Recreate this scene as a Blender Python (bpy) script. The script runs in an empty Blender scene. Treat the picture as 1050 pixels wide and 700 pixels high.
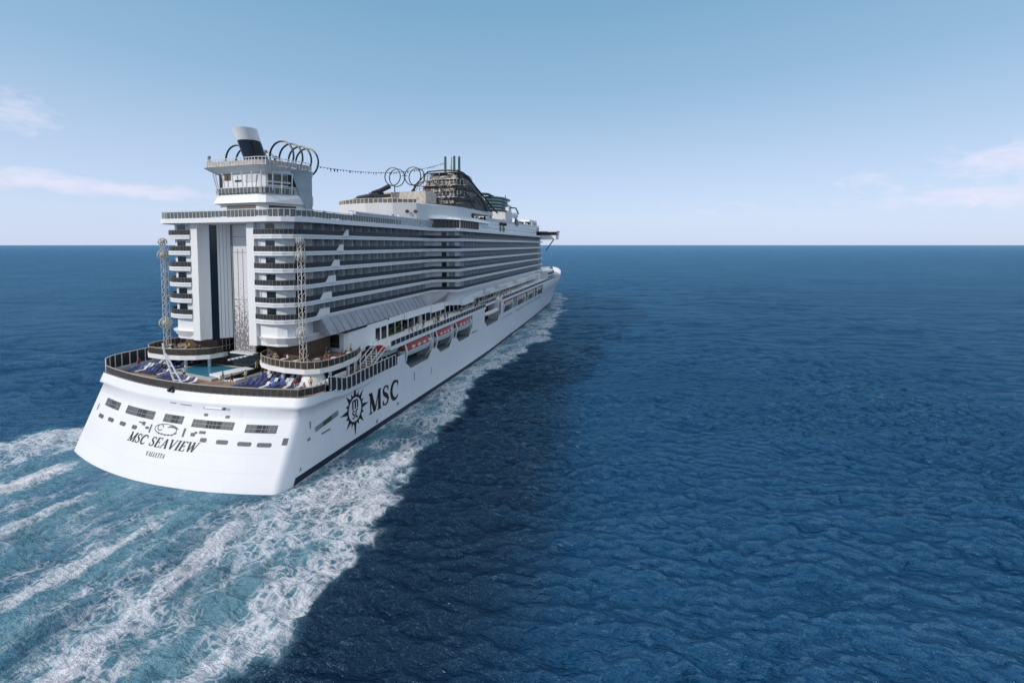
import bpy, bmesh, math, random
import numpy as np
from mathutils import Vector, Matrix
R = math.radians
random.seed(7)
sc = bpy.context.scene

# ---------------------------------------------------------------- camera
cam_d = bpy.data.cameras.new('camera')
cam = bpy.data.objects.new('camera', cam_d)
sc.collection.objects.link(cam)
cam.location = (64.896, -42.517, 31.698)
cam.rotation_euler = (R(90 - 2.696), 0, R(17.642))
cam_d.sensor_width = 36.0
cam_d.lens = 36.0 * 446.0 / 1050.0
cam_d.shift_y = -78.0 / 1050.0
cam_d.clip_start = 0.5
cam_d.clip_end = 60000
sc.camera = cam

# ---------------------------------------------------------------- light
SUN_AZ, SUN_EL = R(37), R(31)          # sun stands aft of the ship, to port
sdir = Vector((-math.sin(SUN_AZ) * math.cos(SUN_EL), -math.cos(SUN_AZ) * math.cos(SUN_EL), math.sin(SUN_EL)))
sun_d = bpy.data.lights.new('sun', 'SUN')
sun_d.energy = 2.35
sun_d.angle = R(0.5)
sun_d.color = (1.0, 0.93, 0.88)
sun = bpy.data.objects.new('sun', sun_d)
sc.collection.objects.link(sun)
sun.rotation_euler = (-sdir).to_track_quat('-Z', 'Y').to_euler()

world = bpy.data.worlds.new('World')
sc.world = world
world.use_nodes = True
SKY_STRENGTH = 0.10
def build_world():
    nt = world.node_tree
    n, l = nt.nodes, nt.links
    n.clear()
    out = n.new('ShaderNodeOutputWorld')
    bg = n.new('ShaderNodeBackground')
    bg.inputs['Strength'].default_value = SKY_STRENGTH
    sky = n.new('ShaderNodeTexSky')
    sky.sky_type = 'NISHITA'
    sky.sun_disc = False
    sky.sun_elevation = SUN_EL
    sky.sun_rotation = math.pi + SUN_AZ
    sky.altitude = 30
    sky.air_density = 1.0
    sky.dust_density = 1.0
    sky.ozone_density = 1.6
    tc = n.new('ShaderNodeTexCoord')
    sep = n.new('ShaderNodeSeparateXYZ')
    l.new(tc.outputs['Generated'], sep.inputs[0])
    def math_(op, a, b=None, clamp=False):
        m = n.new('ShaderNodeMath'); m.operation = op; m.use_clamp = clamp
        for i, v in enumerate((a, b)):
            if v is None: continue
            if isinstance(v, (int, float)): m.inputs[i].default_value = v
            else: l.new(v, m.inputs[i])
        return m.outputs[0]
    az = math_('ARCTAN2', sep.outputs['X'], sep.outputs['Y'])       # 0 = ahead of the ship
    el = math_('ARCSINE', sep.outputs['Z'])
    # drifting low cloud: a few banks over the horizon
    comb = n.new('ShaderNodeCombineXYZ')
    l.new(math_('MULTIPLY', az, 11.0), comb.inputs[0])
    l.new(math_('MULTIPLY', el, 26.0), comb.inputs[1])
    ns = n.new('ShaderNodeTexNoise')
    ns.inputs['Scale'].default_value = 2.6
    ns.inputs['Detail'].default_value = 7
    ns.inputs['Roughness'].default_value = 0.58
    ns.inputs['Distortion'].default_value = 0.4
    l.new(comb.outputs[0], ns.inputs['Vector'])
    nz = ns.outputs[0]
    dens = None
    banks = [  # azimuth, elevation, half widths, amount (degrees)
        (-57.5, 5.3, 6.0, .85, .95), (-65.5, 5.9, 4.0, 1.1, 0.8), (-66.5, 11.2, 3.6, 1.8, 0.7),
        (32.0, 7.4, 5.6, 1.4, 1.0), (30.0, 4.4, 7.5, 1.1, .85), (21.3, 6.6, 2.6, 0.9, 0.55),
        (8.0, 4.5, 14.0, 1.6, 0.25), (62.0, 8.0, 16.0, 2.5, 0.6), (-110.0, 9.0, 22.0, 3.0, 0.6),
        (120.0, 10.0, 25.0, 3.5, 0.6), (-18.0, 4.0, 16.0, 1.8, 0.16)]
    for (a, e, wa, we, amt) in banks:
        da = math_('DIVIDE', math_('SUBTRACT', az, R(a)), R(wa))
        de = math_('DIVIDE', math_('SUBTRACT', el, R(e)), R(we))
        r2 = math_('ADD', math_('MULTIPLY', da, da), math_('MULTIPLY', de, de))
        g = math_('MULTIPLY', math_('EXPONENT', math_('MULTIPLY', r2, -1.0)), amt)
        dens = g if dens is None else math_('ADD', dens, g)
    cl = math_('MULTIPLY', math_('SUBTRACT', math_('ADD', dens, math_('MULTIPLY', math_('SUBTRACT', nz, 0.5), 1.5)), 0.26), 1.35, True)
    cl = math_('MULTIPLY', cl, math_('MINIMUM', math_('MULTIPLY', dens, 4.0), 1.0))
    # clear maritime air: pale lilac at the horizon, steel blue above; unseen zenith brightened as added fill light
    rmp = n.new('ShaderNodeValToRGB')
    er = rmp.color_ramp.elements
    stops = [(0.0, (.545, .63, .82)), (.06, (.53, .63, .825)), (.14, (.46, .585, .79)), (.24, (.365, .51, .70)), (.34, (.265, .44, .625)), (.50, (.185, .37, .55)), (.60, (.175, .355, .54)), (.74, (.70, .77, .88)), (1.0, (.85, .90, .97))]
    while len(er) < len(stops): er.new(.5)
    for e_, (p_, c_) in zip(er, stops): e_.position = p_; e_.color = (*c_, 1)
    l.new(math_('DIVIDE', el, R(55), True), rmp.inputs[0])
    sc_ = n.new('ShaderNodeVectorMath'); sc_.operation = 'SCALE'; sc_.inputs['Scale'].default_value = 1.0 / SKY_STRENGTH
    l.new(rmp.outputs[0], sc_.inputs[0])
    air = n.new('ShaderNodeMixRGB'); air.inputs[0].default_value = 0.86
    l.new(sky.outputs[0], air.inputs[1]); l.new(sc_.outputs[0], air.inputs[2])
    mix = n.new('ShaderNodeMixRGB')
    mix.inputs[2].default_value = (7.4, 7.1, 8.4, 1)
    l.new(math_('MULTIPLY', cl, 0.62), mix.inputs[0])
    l.new(air.outputs[0], mix.inputs[1])
    l.new(mix.outputs[0], bg.inputs['Color'])
    l.new(bg.outputs[0], out.inputs[0])
build_world()

sc.view_settings.view_transform = 'Standard'
sc.view_settings.look = 'None'
sc.view_settings.gamma = 1.0
sc.view_settings.use_curve_mapping = False
sc.view_settings.exposure = 0.25
sc.cycles.max_bounces = 5
sc.cycles.diffuse_bounces = 3
sc.cycles.glossy_bounces = 3
sc.cycles.transmission_bounces = 2
sc.cycles.caustics_reflective = False
sc.cycles.caustics_refractive = False

# ---------------------------------------------------------------- materials
MATS = {}
def mat(name, col, rough=0.5, metal=0.0, spec=0.5, var=0.0, vscale=0.5, vstretch=(1, 1, 1), emit=None):
    m = bpy.data.materials.new(name); m.use_nodes = True
    nt = m.node_tree; b = nt.nodes['Principled BSDF']
    b.inputs['Base Color'].default_value = (*col, 1)
    b.inputs['Roughness'].default_value = rough
    b.inputs['Metallic'].default_value = metal
    b.inputs['Specular IOR Level'].default_value = spec
    if var > 0:
        tc = nt.nodes.new('ShaderNodeTexCoord')
        mp = nt.nodes.new('ShaderNodeMapping'); mp.inputs['Scale'].default_value = vstretch
        nz = nt.nodes.new('ShaderNodeTexNoise'); nz.inputs['Scale'].default_value = vscale; nz.inputs['Detail'].default_value = 5
        rmp = nt.nodes.new('ShaderNodeMixRGB')
        rmp.inputs[1].default_value = (*[c * (1 - var) for c in col], 1)
        rmp.inputs[2].default_value = (*[min(1, c * (1 + var)) for c in col], 1)
        nt.links.new(tc.outputs['Object'], mp.inputs[0]); nt.links.new(mp.outputs[0], nz.inputs['Vector'])
        nt.links.new(nz.outputs[0], rmp.inputs[0]); nt.links.new(rmp.outputs[0], b.inputs['Base Color'])
    MATS[name] = m
    return m
mat('hull_white', (0.76, 0.755, 0.77), 0.35, var=0.035, vscale=0.25, vstretch=(1, 1, 0.25))
def plating():
    m = MATS['hull_white']; nt = m.node_tree; b = nt.nodes['Principled BSDF']
    src = b.inputs['Base Color'].links[0].from_socket
    tc = nt.nodes.new('ShaderNodeTexCoord'); sep = nt.nodes.new('ShaderNodeSeparateXYZ'); nt.links.new(tc.outputs['Object'], sep.inputs[0])
    a = nt.nodes.new('ShaderNodeMath'); a.operation = 'ADD'; nt.links.new(sep.outputs['X'], a.inputs[0]); nt.links.new(sep.outputs['Y'], a.inputs[1])
    cb = nt.nodes.new('ShaderNodeCombineXYZ'); nt.links.new(a.outputs[0], cb.inputs[0]); nt.links.new(sep.outputs['Z'], cb.inputs[1])
    br = nt.nodes.new('ShaderNodeTexBrick'); br.inputs['Scale'].default_value = 1.0; br.inputs['Mortar Size'].default_value = .025; br.inputs['Mortar Smooth'].default_value = .6
    br.inputs['Brick Width'].default_value = 7.5; br.inputs['Row Height'].default_value = 2.1
    br.inputs['Color1'].default_value = (1, 1, 1, 1); br.inputs['Color2'].default_value = (.97, .972, .978, 1); br.inputs['Mortar'].default_value = (.86, .865, .88, 1)
    nt.links.new(cb.outputs[0], br.inputs['Vector'])
    # faint runs of rust and salt below openings
    mp = nt.nodes.new('ShaderNodeMapping'); mp.inputs['Scale'].default_value = (.9, .16, 1); nt.links.new(cb.outputs[0], mp.inputs[0])
    nz = nt.nodes.new('ShaderNodeTexNoise'); nz.inputs['Scale'].default_value = 1.0; nz.inputs['Detail'].default_value = 6; nz.inputs['Roughness'].default_value = .6; nt.links.new(mp.outputs[0], nz.inputs['Vector'])
    mr = nt.nodes.new('ShaderNodeMapRange'); mr.inputs[1].default_value = .58; mr.inputs[2].default_value = .8; nt.links.new(nz.outputs[0], mr.inputs[0])
    m1 = nt.nodes.new('ShaderNodeMixRGB'); m1.blend_type = 'MULTIPLY'; m1.inputs[0].default_value = 1
    nt.links.new(src, m1.inputs[1]); nt.links.new(br.outputs['Color'], m1.inputs[2])
    m2 = nt.nodes.new('ShaderNodeMixRGB'); m2.inputs[2].default_value = (.60, .57, .55, 1)
    k = nt.nodes.new('ShaderNodeMath'); k.operation = 'MULTIPLY'; k.inputs[1].default_value = .35; nt.links.new(mr.outputs[0], k.inputs[0])
    nt.links.new(k.outputs[0], m2.inputs[0]); nt.links.new(m1.outputs[0], m2.inputs[1]); nt.links.new(m2.outputs[0], b.inputs['Base Color'])
    bp = nt.nodes.new('ShaderNodeBump'); bp.inputs['Strength'].default_value = .25; bp.inputs['Distance'].default_value = .05
    n2 = nt.nodes.new('ShaderNodeTexNoise'); n2.inputs['Scale'].default_value = .7; nt.links.new(tc.outputs['Object'], n2.inputs['Vector'])
    nt.links.new(n2.outputs[0], bp.inputs['Height']); nt.links.new(bp.outputs[0], b.inputs['Normal'])
plating()
mat('house_white', (0.80, 0.79, 0.78), 0.45, var=0.04, vscale=0.5, vstretch=(1, 1, 0.4))
mat('offwhite', (0.62, 0.62, 0.63), 0.5, var=0.1, vscale=1.2)
mat('boot_navy', (0.012, 0.016, 0.035), 0.4)
mat('black_paint', (0.006, 0.006, 0.008), 0.5)
mat('black_steel', (0.012, 0.014, 0.018), 0.4)
mat('funnel_navy', (0.012, 0.018, 0.035), 0.35)
mat('dark_glass', (0.012, 0.018, 0.024), 0.12)
mat('rail_glass', (0.030, 0.036, 0.046), 0.35, var=0.5, vscale=2.0, spec=.3)
mat('cabin_glass', (0.29, 0.315, 0.33), 0.3, var=0.75, vscale=1.1, vstretch=(1, 1, 0.3))
mat('mist_glass', (0.30, 0.36, 0.40), 0.25, var=0.2, vscale=0.8)
mat('slope_glass', (0.30, 0.30, 0.33), 0.25, var=0.4, vscale=0.5)
mat('rail_tint', (0.10, 0.115, 0.11), 0.3, var=0.6, vscale=2.5)
mat('rail_sand_light', (0.62, 0.59, 0.54), 0.5)
mat('rail_ivory', (0.55, 0.52, 0.47), 0.5, var=.25, vscale=3)
mat('rail_sand', (0.42, 0.38, 0.32), 0.5)
mat('rail_brown', (0.055, 0.045, 0.036), 0.3, var=0.7, vscale=2.2)
mat('rail_bronze', (0.16, 0.13, 0.10), 0.5)
mat('rail_white', (0.72, 0.72, 0.72), 0.5)
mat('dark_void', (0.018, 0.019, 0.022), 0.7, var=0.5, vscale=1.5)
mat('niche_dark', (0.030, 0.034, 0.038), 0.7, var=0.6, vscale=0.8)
mat('teak', (0.27, 0.185, 0.13), 0.65, var=0.22, vscale=1.3, vstretch=(3, 0.3, 1))
mat('deck_grey', (0.22, 0.25, 0.27), 0.7, var=0.15, vscale=0.6)
mat('deck_blue', (0.10, 0.16, 0.20), 0.7, var=0.2, vscale=0.6)
mat('pool_water', (0.05, 0.20, 0.30), 0.08, var=0.25, vscale=1.5)
mat('pool_tile', (0.45, 0.44, 0.40), 0.5, var=0.1, vscale=2)
mat('orange', (0.32, 0.022, 0.014), 0.4, var=0.1, vscale=1.5)
mat('boat_white', (0.66, 0.68, 0.66), 0.4, var=0.06, vscale=1)
mat('lounger_blue', (0.045, 0.10, 0.27), 0.7)
def _lounger_tint():
    nt = MATS['lounger_blue'].node_tree; oi = nt.nodes.new('ShaderNodeObjectInfo'); r = nt.nodes.new('ShaderNodeValToRGB')
    e = r.color_ramp.elements; e[0].color = (.015, .03, .12, 1); e[1].color = (.20, .30, .55, 1); e.new(.6).color = (.04, .08, .24, 1); e.new(.84).color = (.06, .11, .30, 1); e.new(.86).color = (.55, .57, .62, 1); e[-1].color = (.45, .5, .6, 1); r.color_ramp.interpolation = 'CONSTANT'
    nt.links.new(oi.outputs['Random'], r.inputs[0]); nt.links.new(r.outputs[0], nt.nodes['Principled BSDF'].inputs['Base Color'])
_lounger_tint()
mat('fitting_grey', (0.085, 0.09, 0.10), 0.5, var=0.4, vscale=2)
mat('grey_steel', (0.22, 0.24, 0.26), 0.4, var=0.2, vscale=1)
mat('slide_green', (0.07, 0.13, 0.12), 0.35, var=0.3, vscale=0.8)
mat('net_grey', (0.045, 0.046, 0.05), 0.6, var=0.9, vscale=1.6)
mat('net_beige', (0.42, 0.37, 0.33), 0.6, var=0.7, vscale=1.2)
mat('plant', (0.05, 0.075, 0.03), 0.8, var=0.5, vscale=1.5)
mat('red_screen', (0.09, 0.025, 0.02), 0.6, var=0.6, vscale=1.2)
mat('bronze_panel', (0.16, 0.12, 0.085), 0.4, var=0.5, vscale=1.0)
mat('wood_dark', (0.10, 0.062, 0.04), 0.6, var=0.6, vscale=1.4)

def glass_wall_mat():
    m = bpy.data.materials.new('etched_glass'); m.use_nodes = True
    nt = m.node_tree; b = nt.nodes['Principled BSDF']
    b.inputs['Roughness'].default_value = 0.3
    tc = nt.nodes.new('ShaderNodeTexCoord')
    sep = nt.nodes.new('ShaderNodeSeparateXYZ')
    nt.links.new(tc.outputs['Object'], sep.inputs[0])
    vor = nt.nodes.new('ShaderNodeTexNoise'); vor.inputs['Scale'].default_value = 2.6; vor.inputs['Detail'].default_value = 4; vor.inputs['Roughness'].default_value = 0.7
    nt.links.new(tc.outputs['Object'], vor.inputs['Vector'])
    # more mosaic showing on the lower panes
    g = nt.nodes.new('ShaderNodeMapRange'); g.inputs[1].default_value = 33; g.inputs[2].default_value = 16; g.inputs[3].default_value = -0.32; g.inputs[4].default_value = 0.06
    nt.links.new(sep.outputs['Z'], g.inputs[0])
    a = nt.nodes.new('ShaderNodeMath'); a.operation = 'ADD'
    nt.links.new(vor.outputs[0], a.inputs[0]); nt.links.new(g.outputs[0], a.inputs[1])
    s = nt.nodes.new('ShaderNodeMapRange'); s.inputs[1].default_value = 0.42; s.inputs[2].default_value = 0.56
    nt.links.new(a.outputs[0], s.inputs[0])
    mx = nt.nodes.new('ShaderNodeMixRGB'); mx.inputs[1].default_value = (0.70, 0.68, 0.67, 1); mx.inputs[2].default_value = (0.19, 0.175, 0.17, 1)
    nt.links.new(s.outputs[0], mx.inputs[0]); nt.links.new(mx.outputs[0], b.inputs['Base Color'])
    MATS['etched_glass'] = m
glass_wall_mat()

# ---------------------------------------------------------------- mesh helpers
class MB:
    def __init__(s): s.v = []; s.f = []; s.mi = []
    def add(s, vs, fs, mi=0):
        o = len(s.v); s.v += [tuple(map(float, p)) for p in vs]
        for f in fs: s.f.append(tuple(i + o for i in f)); s.mi.append(mi)
        return s
    def box(s, x0, x1, y0, y1, z0, z1, mi=0):
        vs = [(x0, y0, z0), (x1, y0, z0), (x1, y1, z0), (x0, y1, z0), (x0, y0, z1), (x1, y0, z1), (x1, y1, z1), (x0, y1, z1)]
        return s.add(vs, [(0, 3, 2, 1), (4, 5, 6, 7), (0, 1, 5, 4), (1, 2, 6, 5), (2, 3, 7, 6), (3, 0, 4, 7)], mi)
    def prism(s, poly, z0, z1, mi=0, top=None):
        """closed ccw polygon extruded in z (top: other outline of equal length)"""
        n = len(poly); top = top or poly
        zz0 = z0 if callable(z0) else (lambda x, y: z0)
        zz1 = z1 if callable(z1) else (lambda x, y: z1)
        vs = [(x, y, zz0(x, y)) for x, y in poly] + [(x, y, zz1(x, y)) for x, y in top]
        fs = [tuple(reversed(range(n))), tuple(range(n, 2 * n))]
        fs += [(i, (i + 1) % n, n + (i + 1) % n, n + i) for i in range(n)]
        return s.add(vs, fs, mi)
    def strip(s, path, z0, z1, t=0.06, mi=0):
        """upright sheet of thickness t along an open path; offset to the right of travel"""
        n = len(path); nr = normals2(path)
        a = path; b = [(p[0] - q[0] * t, p[1] - q[1] * t) for p, q in zip(path, nr)]
        poly = a + b[::-1]
        vs = []
        for i in range(n):
            zl = z0(i) if callable(z0) else z0; zh = z1(i) if callable(z1) else z1
            vs += [(*a[i], zl), (*a[i], zh), (*b[i], zh), (*b[i], zl)]
        fs = []
        for i in range(n - 1):
            o, p = 4 * i, 4 * i + 4
            for k in range(4):
                fs.append((o + k, p + k, p + (k + 1) % 4, o + (k + 1) % 4))
        fs += [(0, 1, 2, 3), tuple(4 * (n - 1) + k for k in (3, 2, 1, 0))]
        return s.add(vs, fs, mi)
    def tube(s, pts, r, seg=6, mi=0, closed=False):
        pts = [Vector(p) for p in pts]; n = len(pts); vs = []; fs = []
        rr = r if isinstance(r, (list, tuple)) else [r] * n
        prev = None
        for i, p in enumerate(pts):
            if closed: d = pts[(i + 1) % n] - pts[i - 1]
            else: d = pts[min(i + 1, n - 1)] - pts[max(i - 1, 0)]
            d.normalize()
            if prev is None:
                u = d.orthogonal().normalized()
            else:
                u = (prev - d * prev.dot(d)); u = u.normalized() if u.length > 1e-6 else d.orthogonal().normalized()
            prev = u; w = d.cross(u)
            for k in range(seg):
                a = 2 * math.pi * k / seg
                vs.append(p + (u * math.cos(a) + w * math.sin(a)) * rr[i])
        for i in range(n if closed else n - 1):
            j = (i + 1) % n
            for k in range(seg):
                k2 = (k + 1) % seg
                fs.append((i * seg + k, i * seg + k2, j * seg + k2, j * seg + k))
        if not closed:
            fs.append(tuple(reversed(range(seg)))); fs.append(tuple((n - 1) * seg + k for k in range(seg)))
        return s.add(vs, fs, mi)
    def lathe(s, c, prof, seg=16, sx=1, sy=1, mi=0, lean=(0, 0)):
        vs = []; fs = []
        z0 = prof[0][1]
        for r, z in prof:
            for k in range(seg):
                a = 2 * math.pi * k / seg
                vs.append((c[0] + r * sx * math.cos(a) + lean[0] * (z - z0), c[1] + r * sy * math.sin(a) + lean[1] * (z - z0), c[2] + z))
        for i in range(len(prof) - 1):
            for k in range(seg):
                k2 = (k + 1) % seg
                fs.append((i * seg + k, i * seg + k2, (i + 1) * seg + k2, (i + 1) * seg + k))
        fs.append(tuple(reversed(range(seg)))); fs.append(tuple((len(prof) - 1) * seg + k for k in range(seg)))
        return s.add(vs, fs, mi)
    def ball(s, c, r, mi=0, seg=12, rings=7):
        prof = [(max(0.01, r * math.sin(math.pi * i / rings)), -r * math.cos(math.pi * i / rings)) for i in range(rings + 1)]
        return s.lathe(c, prof, seg, mi=mi)
    def build(s, name, m, parent=None, smooth=False):
        me = bpy.data.meshes.new(name); me.from_pydata(s.v, [], s.f)
        for q in (m if isinstance(m, (list, tuple)) else [m]): me.materials.append(MATS[q] if isinstance(q, str) else q)
        if any(s.mi): me.polygons.foreach_set('material_index', s.mi)
        bm = bmesh.new(); bm.from_mesh(me); bmesh.ops.recalc_face_normals(bm, faces=bm.faces); bm.to_mesh(me); bm.free()
        if smooth:
            me.polygons.foreach_set('use_smooth', [True] * len(me.polygons))
            try: me.set_sharp_from_angle(angle=R(35))
            except Exception: pass
        o = bpy.data.objects.new(name, me); sc.collection.objects.link(o)
        if parent is not None: o.parent = parent
        return o
def normals2(path):
    out = []
    for i in range(len(path)):
        a = path[max(i - 1, 0)]; b = path[min(i + 1, len(path) - 1)]
        dx, dy = b[0] - a[0], b[1] - a[1]; L = math.hypot(dx, dy) or 1
        out.append((dy / L, -dx / L))
    return out
def offset(path, d): return [(p[0] + q[0] * d, p[1] + q[1] * d) for p, q in zip(path, normals2(path))]
def mir(path): return [(-x, y) for x, y in path]
def resample(path, step):
    out = [path[0]]; acc = 0
    for a, b in zip(path, path[1:]):
        L = math.hypot(b[0] - a[0], b[1] - a[1])
        if L < 1e-9: continue
        d = step - acc
        while d <= L:
            out.append((a[0] + (b[0] - a[0]) * d / L, a[1] + (b[1] - a[1]) * d / L)); d += step
        acc = L - (d - step)
    return out
def empty(name, loc=(0, 0, 0)):
    o = bpy.data.objects.new(name, None); o.location = loc; sc.collection.objects.link(o); return o
def tag(o, label=None, cat=None, group=None, kind=None):
    if label: o['label'] = label
    if cat: o['category'] = cat
    if group: o['group'] = group
    if kind: o['kind'] = kind
    return o

ship = tag(empty('cruise_ship'), 'huge white cruise ship under way, seen from its stern quarter with black lettering', 'cruise ship')

# ================================================================ HULL
def sheer(y): return 0.0157 * max(0.0, y - 25)
def y_tr(x, z): return -3.3 + 3.3 * (x / 20.5) ** 2 + z * 0.45
def rim_z(y):
    t = max(0.0, min(1.0, (y - 7.2) / 5.5)); return 10.95 - 1.4 * t * t * (3 - 2 * t)
def half(y, z):
    """half breadth of the hull side"""
    t = max(0.0, min(1.0, z / 11.0))
    pts0 = [(-9, 20.45), (60, 20.45), (80, 19.9), (98, 18.85), (140, 16.6), (188, 13.0), (215, 8.5), (236, 0.4)]
    pts1 = [(-9, 20.5), (150, 20.5), (165, 20.3), (190, 18.6), (215, 13.5), (236, 6.5), (246, 0.6)]
    f = lambda P: float(np.interp(y, [p[0] for p in P], [p[1] for p in P]))
    return f(pts0) * (1 - t) + f(pts1) * t
NICHES = [(29.6, 40.9), (42.2, 51.0), (52.3, 62.6), (71.6, 85.5), (88.0, 99.0), (103, 114), (117, 128), (131, 142)]
def hull():
    mb = MB()
    def lip(z): return 0.0 if z < 9.6 else 0.75
    # half section at the stern: centre line -> corner -> side, as (x, y) for a given z
    def stern_row(z):
        row = []
        for i in range(0, 27):
            x = 19.2 * i / 26
            row.append((x, y_tr(x, z) - lip(z) * (0.3 + .5 * (x / 19.2) ** 4)))
        yc = y_tr(19.2, z); ys = y_tr(20.5, z) + 2.0
        for k in range(1, 7):
            a = math.pi / 2 * k / 6
            row.append((19.2 + 1.3 * math.sin(a) + lip(z) * math.sin(a), yc + (ys - yc) * (1 - math.cos(a)) - lip(z) * 0.8 * math.cos(a)))
        for y in (9.5, 12.0, 16.0, 20.0, 24.0, 27.0):
            k = max(0.0, 1 - (y - 6) / 14.0)
            row.append((half(y, z) + lip(z) * k, y))
        return row
    zs = [-2.0, 0.0, 0.85, 2.0, 3.5, 5.0, 6.5, 8.0, 9.3, 9.62, 9.9, 10.95]
    rows = [stern_row(z) for z in zs]
    nc = len(rows[0])
    for sgn in (1, -1):
        vs = [(sgn * x, y, z if z < 7.9 else 8.0 + (z - 8.0) * ((rim_z(y) if sgn > 0 else 10.95) - 8.0) / 2.95) for row, z in zip(rows, zs) for x, y in row]
        fs, mi = [], []
        for i in range(len(zs) - 1):
            for j in range(nc - 1):
                f = (i * nc + j, i * nc + j + 1, (i + 1) * nc + j + 1, (i + 1) * nc + j)
                boot = zs[i + 1] <= 0.86 and j >= 32
                mb.add([vs[k] for k in f], [(0, 1, 2, 3)], 1 if boot else 0)
    # long side with boat niches
    ys = sorted(set([27.0] + [y for n in NICHES for y in n] + [66, 150, 157, 165, 172, 180, 188, 198, 208, 216, 224, 230, 236, 241, 245] + list(range(75, 150, 6))))
    zl = [-2.0, 0.0, 0.85, 2.5, 5.0, 7.5, 9.0, 10.95, 12.75]
    for sgn in (1, -1):
        for j in range(len(ys) - 1):
            ym = (ys[j] + ys[j + 1]) / 2
            for i in range(len(zl) - 1):
                if zl[i] >= (9.0 if ym > 87 else 7.5) and any(a < ym < b for a, b in NICHES): continue
                if zl[i] >= 9.0 and (29.6 < ym < 62.6 or 88 < ym < 142): continue
                if zl[i] >= 10.9 and ym < 29: continue
                if zl[i] >= 7.5 and ym > 88 and any(a < ym < b for a, b in NICHES) and zl[i] < 9.0: pass
                q = []
                for (yy, k) in ((ys[j], i), (ys[j + 1], i), (ys[j + 1], i + 1), (ys[j], i + 1)):
                    z = zl[k]; zz = z + (sheer(yy) * min(1.0, max(0, z) / 7.5) if z > 1 else 0)
                    yb = yy + (max(0.0, yy - 200) / 46.0) * (zz * 0.5 - 2)
                    q.append((sgn * half(yy, z), yb, zz))
                mb.add(q, [(0, 1, 2, 3)], 1 if zl[i + 1] <= 0.86 else 0)
    bm_o = mb.build('hull', ['hull_white', 'boot_navy'], ship, smooth=True)
    bm = bmesh.new(); bm.from_mesh(bm_o.data); bmesh.ops.remove_doubles(bm, verts=bm.verts, dist=0.002)
    bmesh.ops.recalc_face_normals(bm, faces=bm.faces); bm.to_mesh(bm_o.data); bm.free()
    # bow flare up to the forecastle deck
    b2 = MB()
    for sgn in (1, -1):
        yy = [150, 157, 165, 172, 180, 188, 198, 208, 218, 228, 236, 242, 246]
        pa = [(sgn * half(y, 11), y + (max(0.0, y - 200) / 46.0) * ((12.75 + sheer(y)) * 0.5 - 2), 12.75 + sheer(y)) for y in yy]
        pb = [(p[0] * 1.002, p[1] + 0.1, p[2] + 0.5) for p in pa]
        vs = pa + pb; n = len(pa)
        b2.add(vs, [(i, i + 1, n + i + 1, n + i) for i in range(n - 1)])
        b2.add([(0, 150, 15), (0, 246, 17)] , [])
    b2.build('forecastle_bulwark', 'hull_white', ship, smooth=True)
    fd = MB(); yy = [150, 165, 180, 198, 218, 236, 244]
    P = [(half(y, 11) - 0.1, y) for y in yy]
    fd.prism(P + mir(P)[::-1], lambda x, y: 14.0, lambda x, y: 14.2)
    fd.build('forecastle_deck', 'deck_grey', ship)
hull()

def rail_path():
    """pool deck rim, starboard side to port: list of (x, y)"""
    p = [(20.4, 26.5), (20.6, 20), (20.95, 14), (21.2, 9.5), (21.2, 7.4), (20.7, 5.7), (19.6, 4.3)]
    z = 10.95
    for i in range(17, -18, -2): p.append((i * 1.0, y_tr(i, z) - 0.08 - .3 * (i / 19.2) ** 4))
    p += [(-x, y) for x, y in p[:7]][::-1]
    return p
RIM = rail_path()

# niches, boat deck interior
for sgn in (1, -1):
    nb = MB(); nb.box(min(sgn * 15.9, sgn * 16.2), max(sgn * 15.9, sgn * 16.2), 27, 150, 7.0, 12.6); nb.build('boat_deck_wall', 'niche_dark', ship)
for sgn in (1, -1):
    for a, b in NICHES:
        fl = MB()
        pa = [(sgn * 16.2, a - .4), (sgn * (half(a, 8) - 0.06), a - .4), (sgn * (half(b, 8) - 0.06), b + .4), (sgn * 16.2, b + .4)]
        fl.prism(pa if sgn > 0 else pa[::-1], lambda x, y: 7.2 + sheer(y), lambda x, y: 7.44 + sheer(y))
        fl.build('boat_deck', 'deck_grey', ship)
for sgn in (1, -1):
    for a, b in zip([n[1] for n in NICHES[:-1]], [n[0] for n in NICHES[1:]]):
        for yy in ((a + 0.05, b - 0.05) if b - a > 2 else ((a + b) / 2,)):
            pil = MB(); pil.box(min(sgn * 16.3, sgn * (half(yy, 9) - 0.3)), max(sgn * 16.3, sgn * (half(yy, 9) - 0.3)), yy - 0.25, yy + 0.25, 7.3 + sheer(yy), 12.9 + sheer(yy)); pil.build('boat_bay_frame', 'offwhite', ship)
for sgn in (1, -1):
    for a, b in NICHES[:4]:
        for (yy, d) in ((a, 1), (b, -1)):
            L_ = 2.1; g = MB()
            P = [(yy, 7.5), (yy + d * L_, 7.5), (yy, 9.3)]
            vs = [(sgn * (half(p, 8) - o_), p, z + sheer(p)) for o_ in (0.0, .15) for p, z in P]
            g.add(vs, [(0, 1, 2), (5, 4, 3), (0, 3, 4, 1), (1, 4, 5, 2), (2, 5, 3, 0)]); g.build('bay_gusset', 'hull_white', ship)
# davits beside each boat, starboard: bent white arms, each its own part
for (a, b) in NICHES[:3] + NICHES[4:]:
    for yy in (a + 0.7, b - 0.7):
        d = MB()
        s_ = sheer(yy)
        d.tube([(19.0, yy, 7.5 + s_), (20.2, yy, 9.2 + s_), (20.55, yy, 11.0 + s_), (20.1, yy, 12.5 + s_), (18.6, yy, 12.9 + s_)], 0.23, 6)
        d.tube([(17.0, yy, 7.5 + s_), (20.3, yy, 10.3 + s_)], 0.15, 6)
        d.build('davit', 'boat_white', ship)

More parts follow.
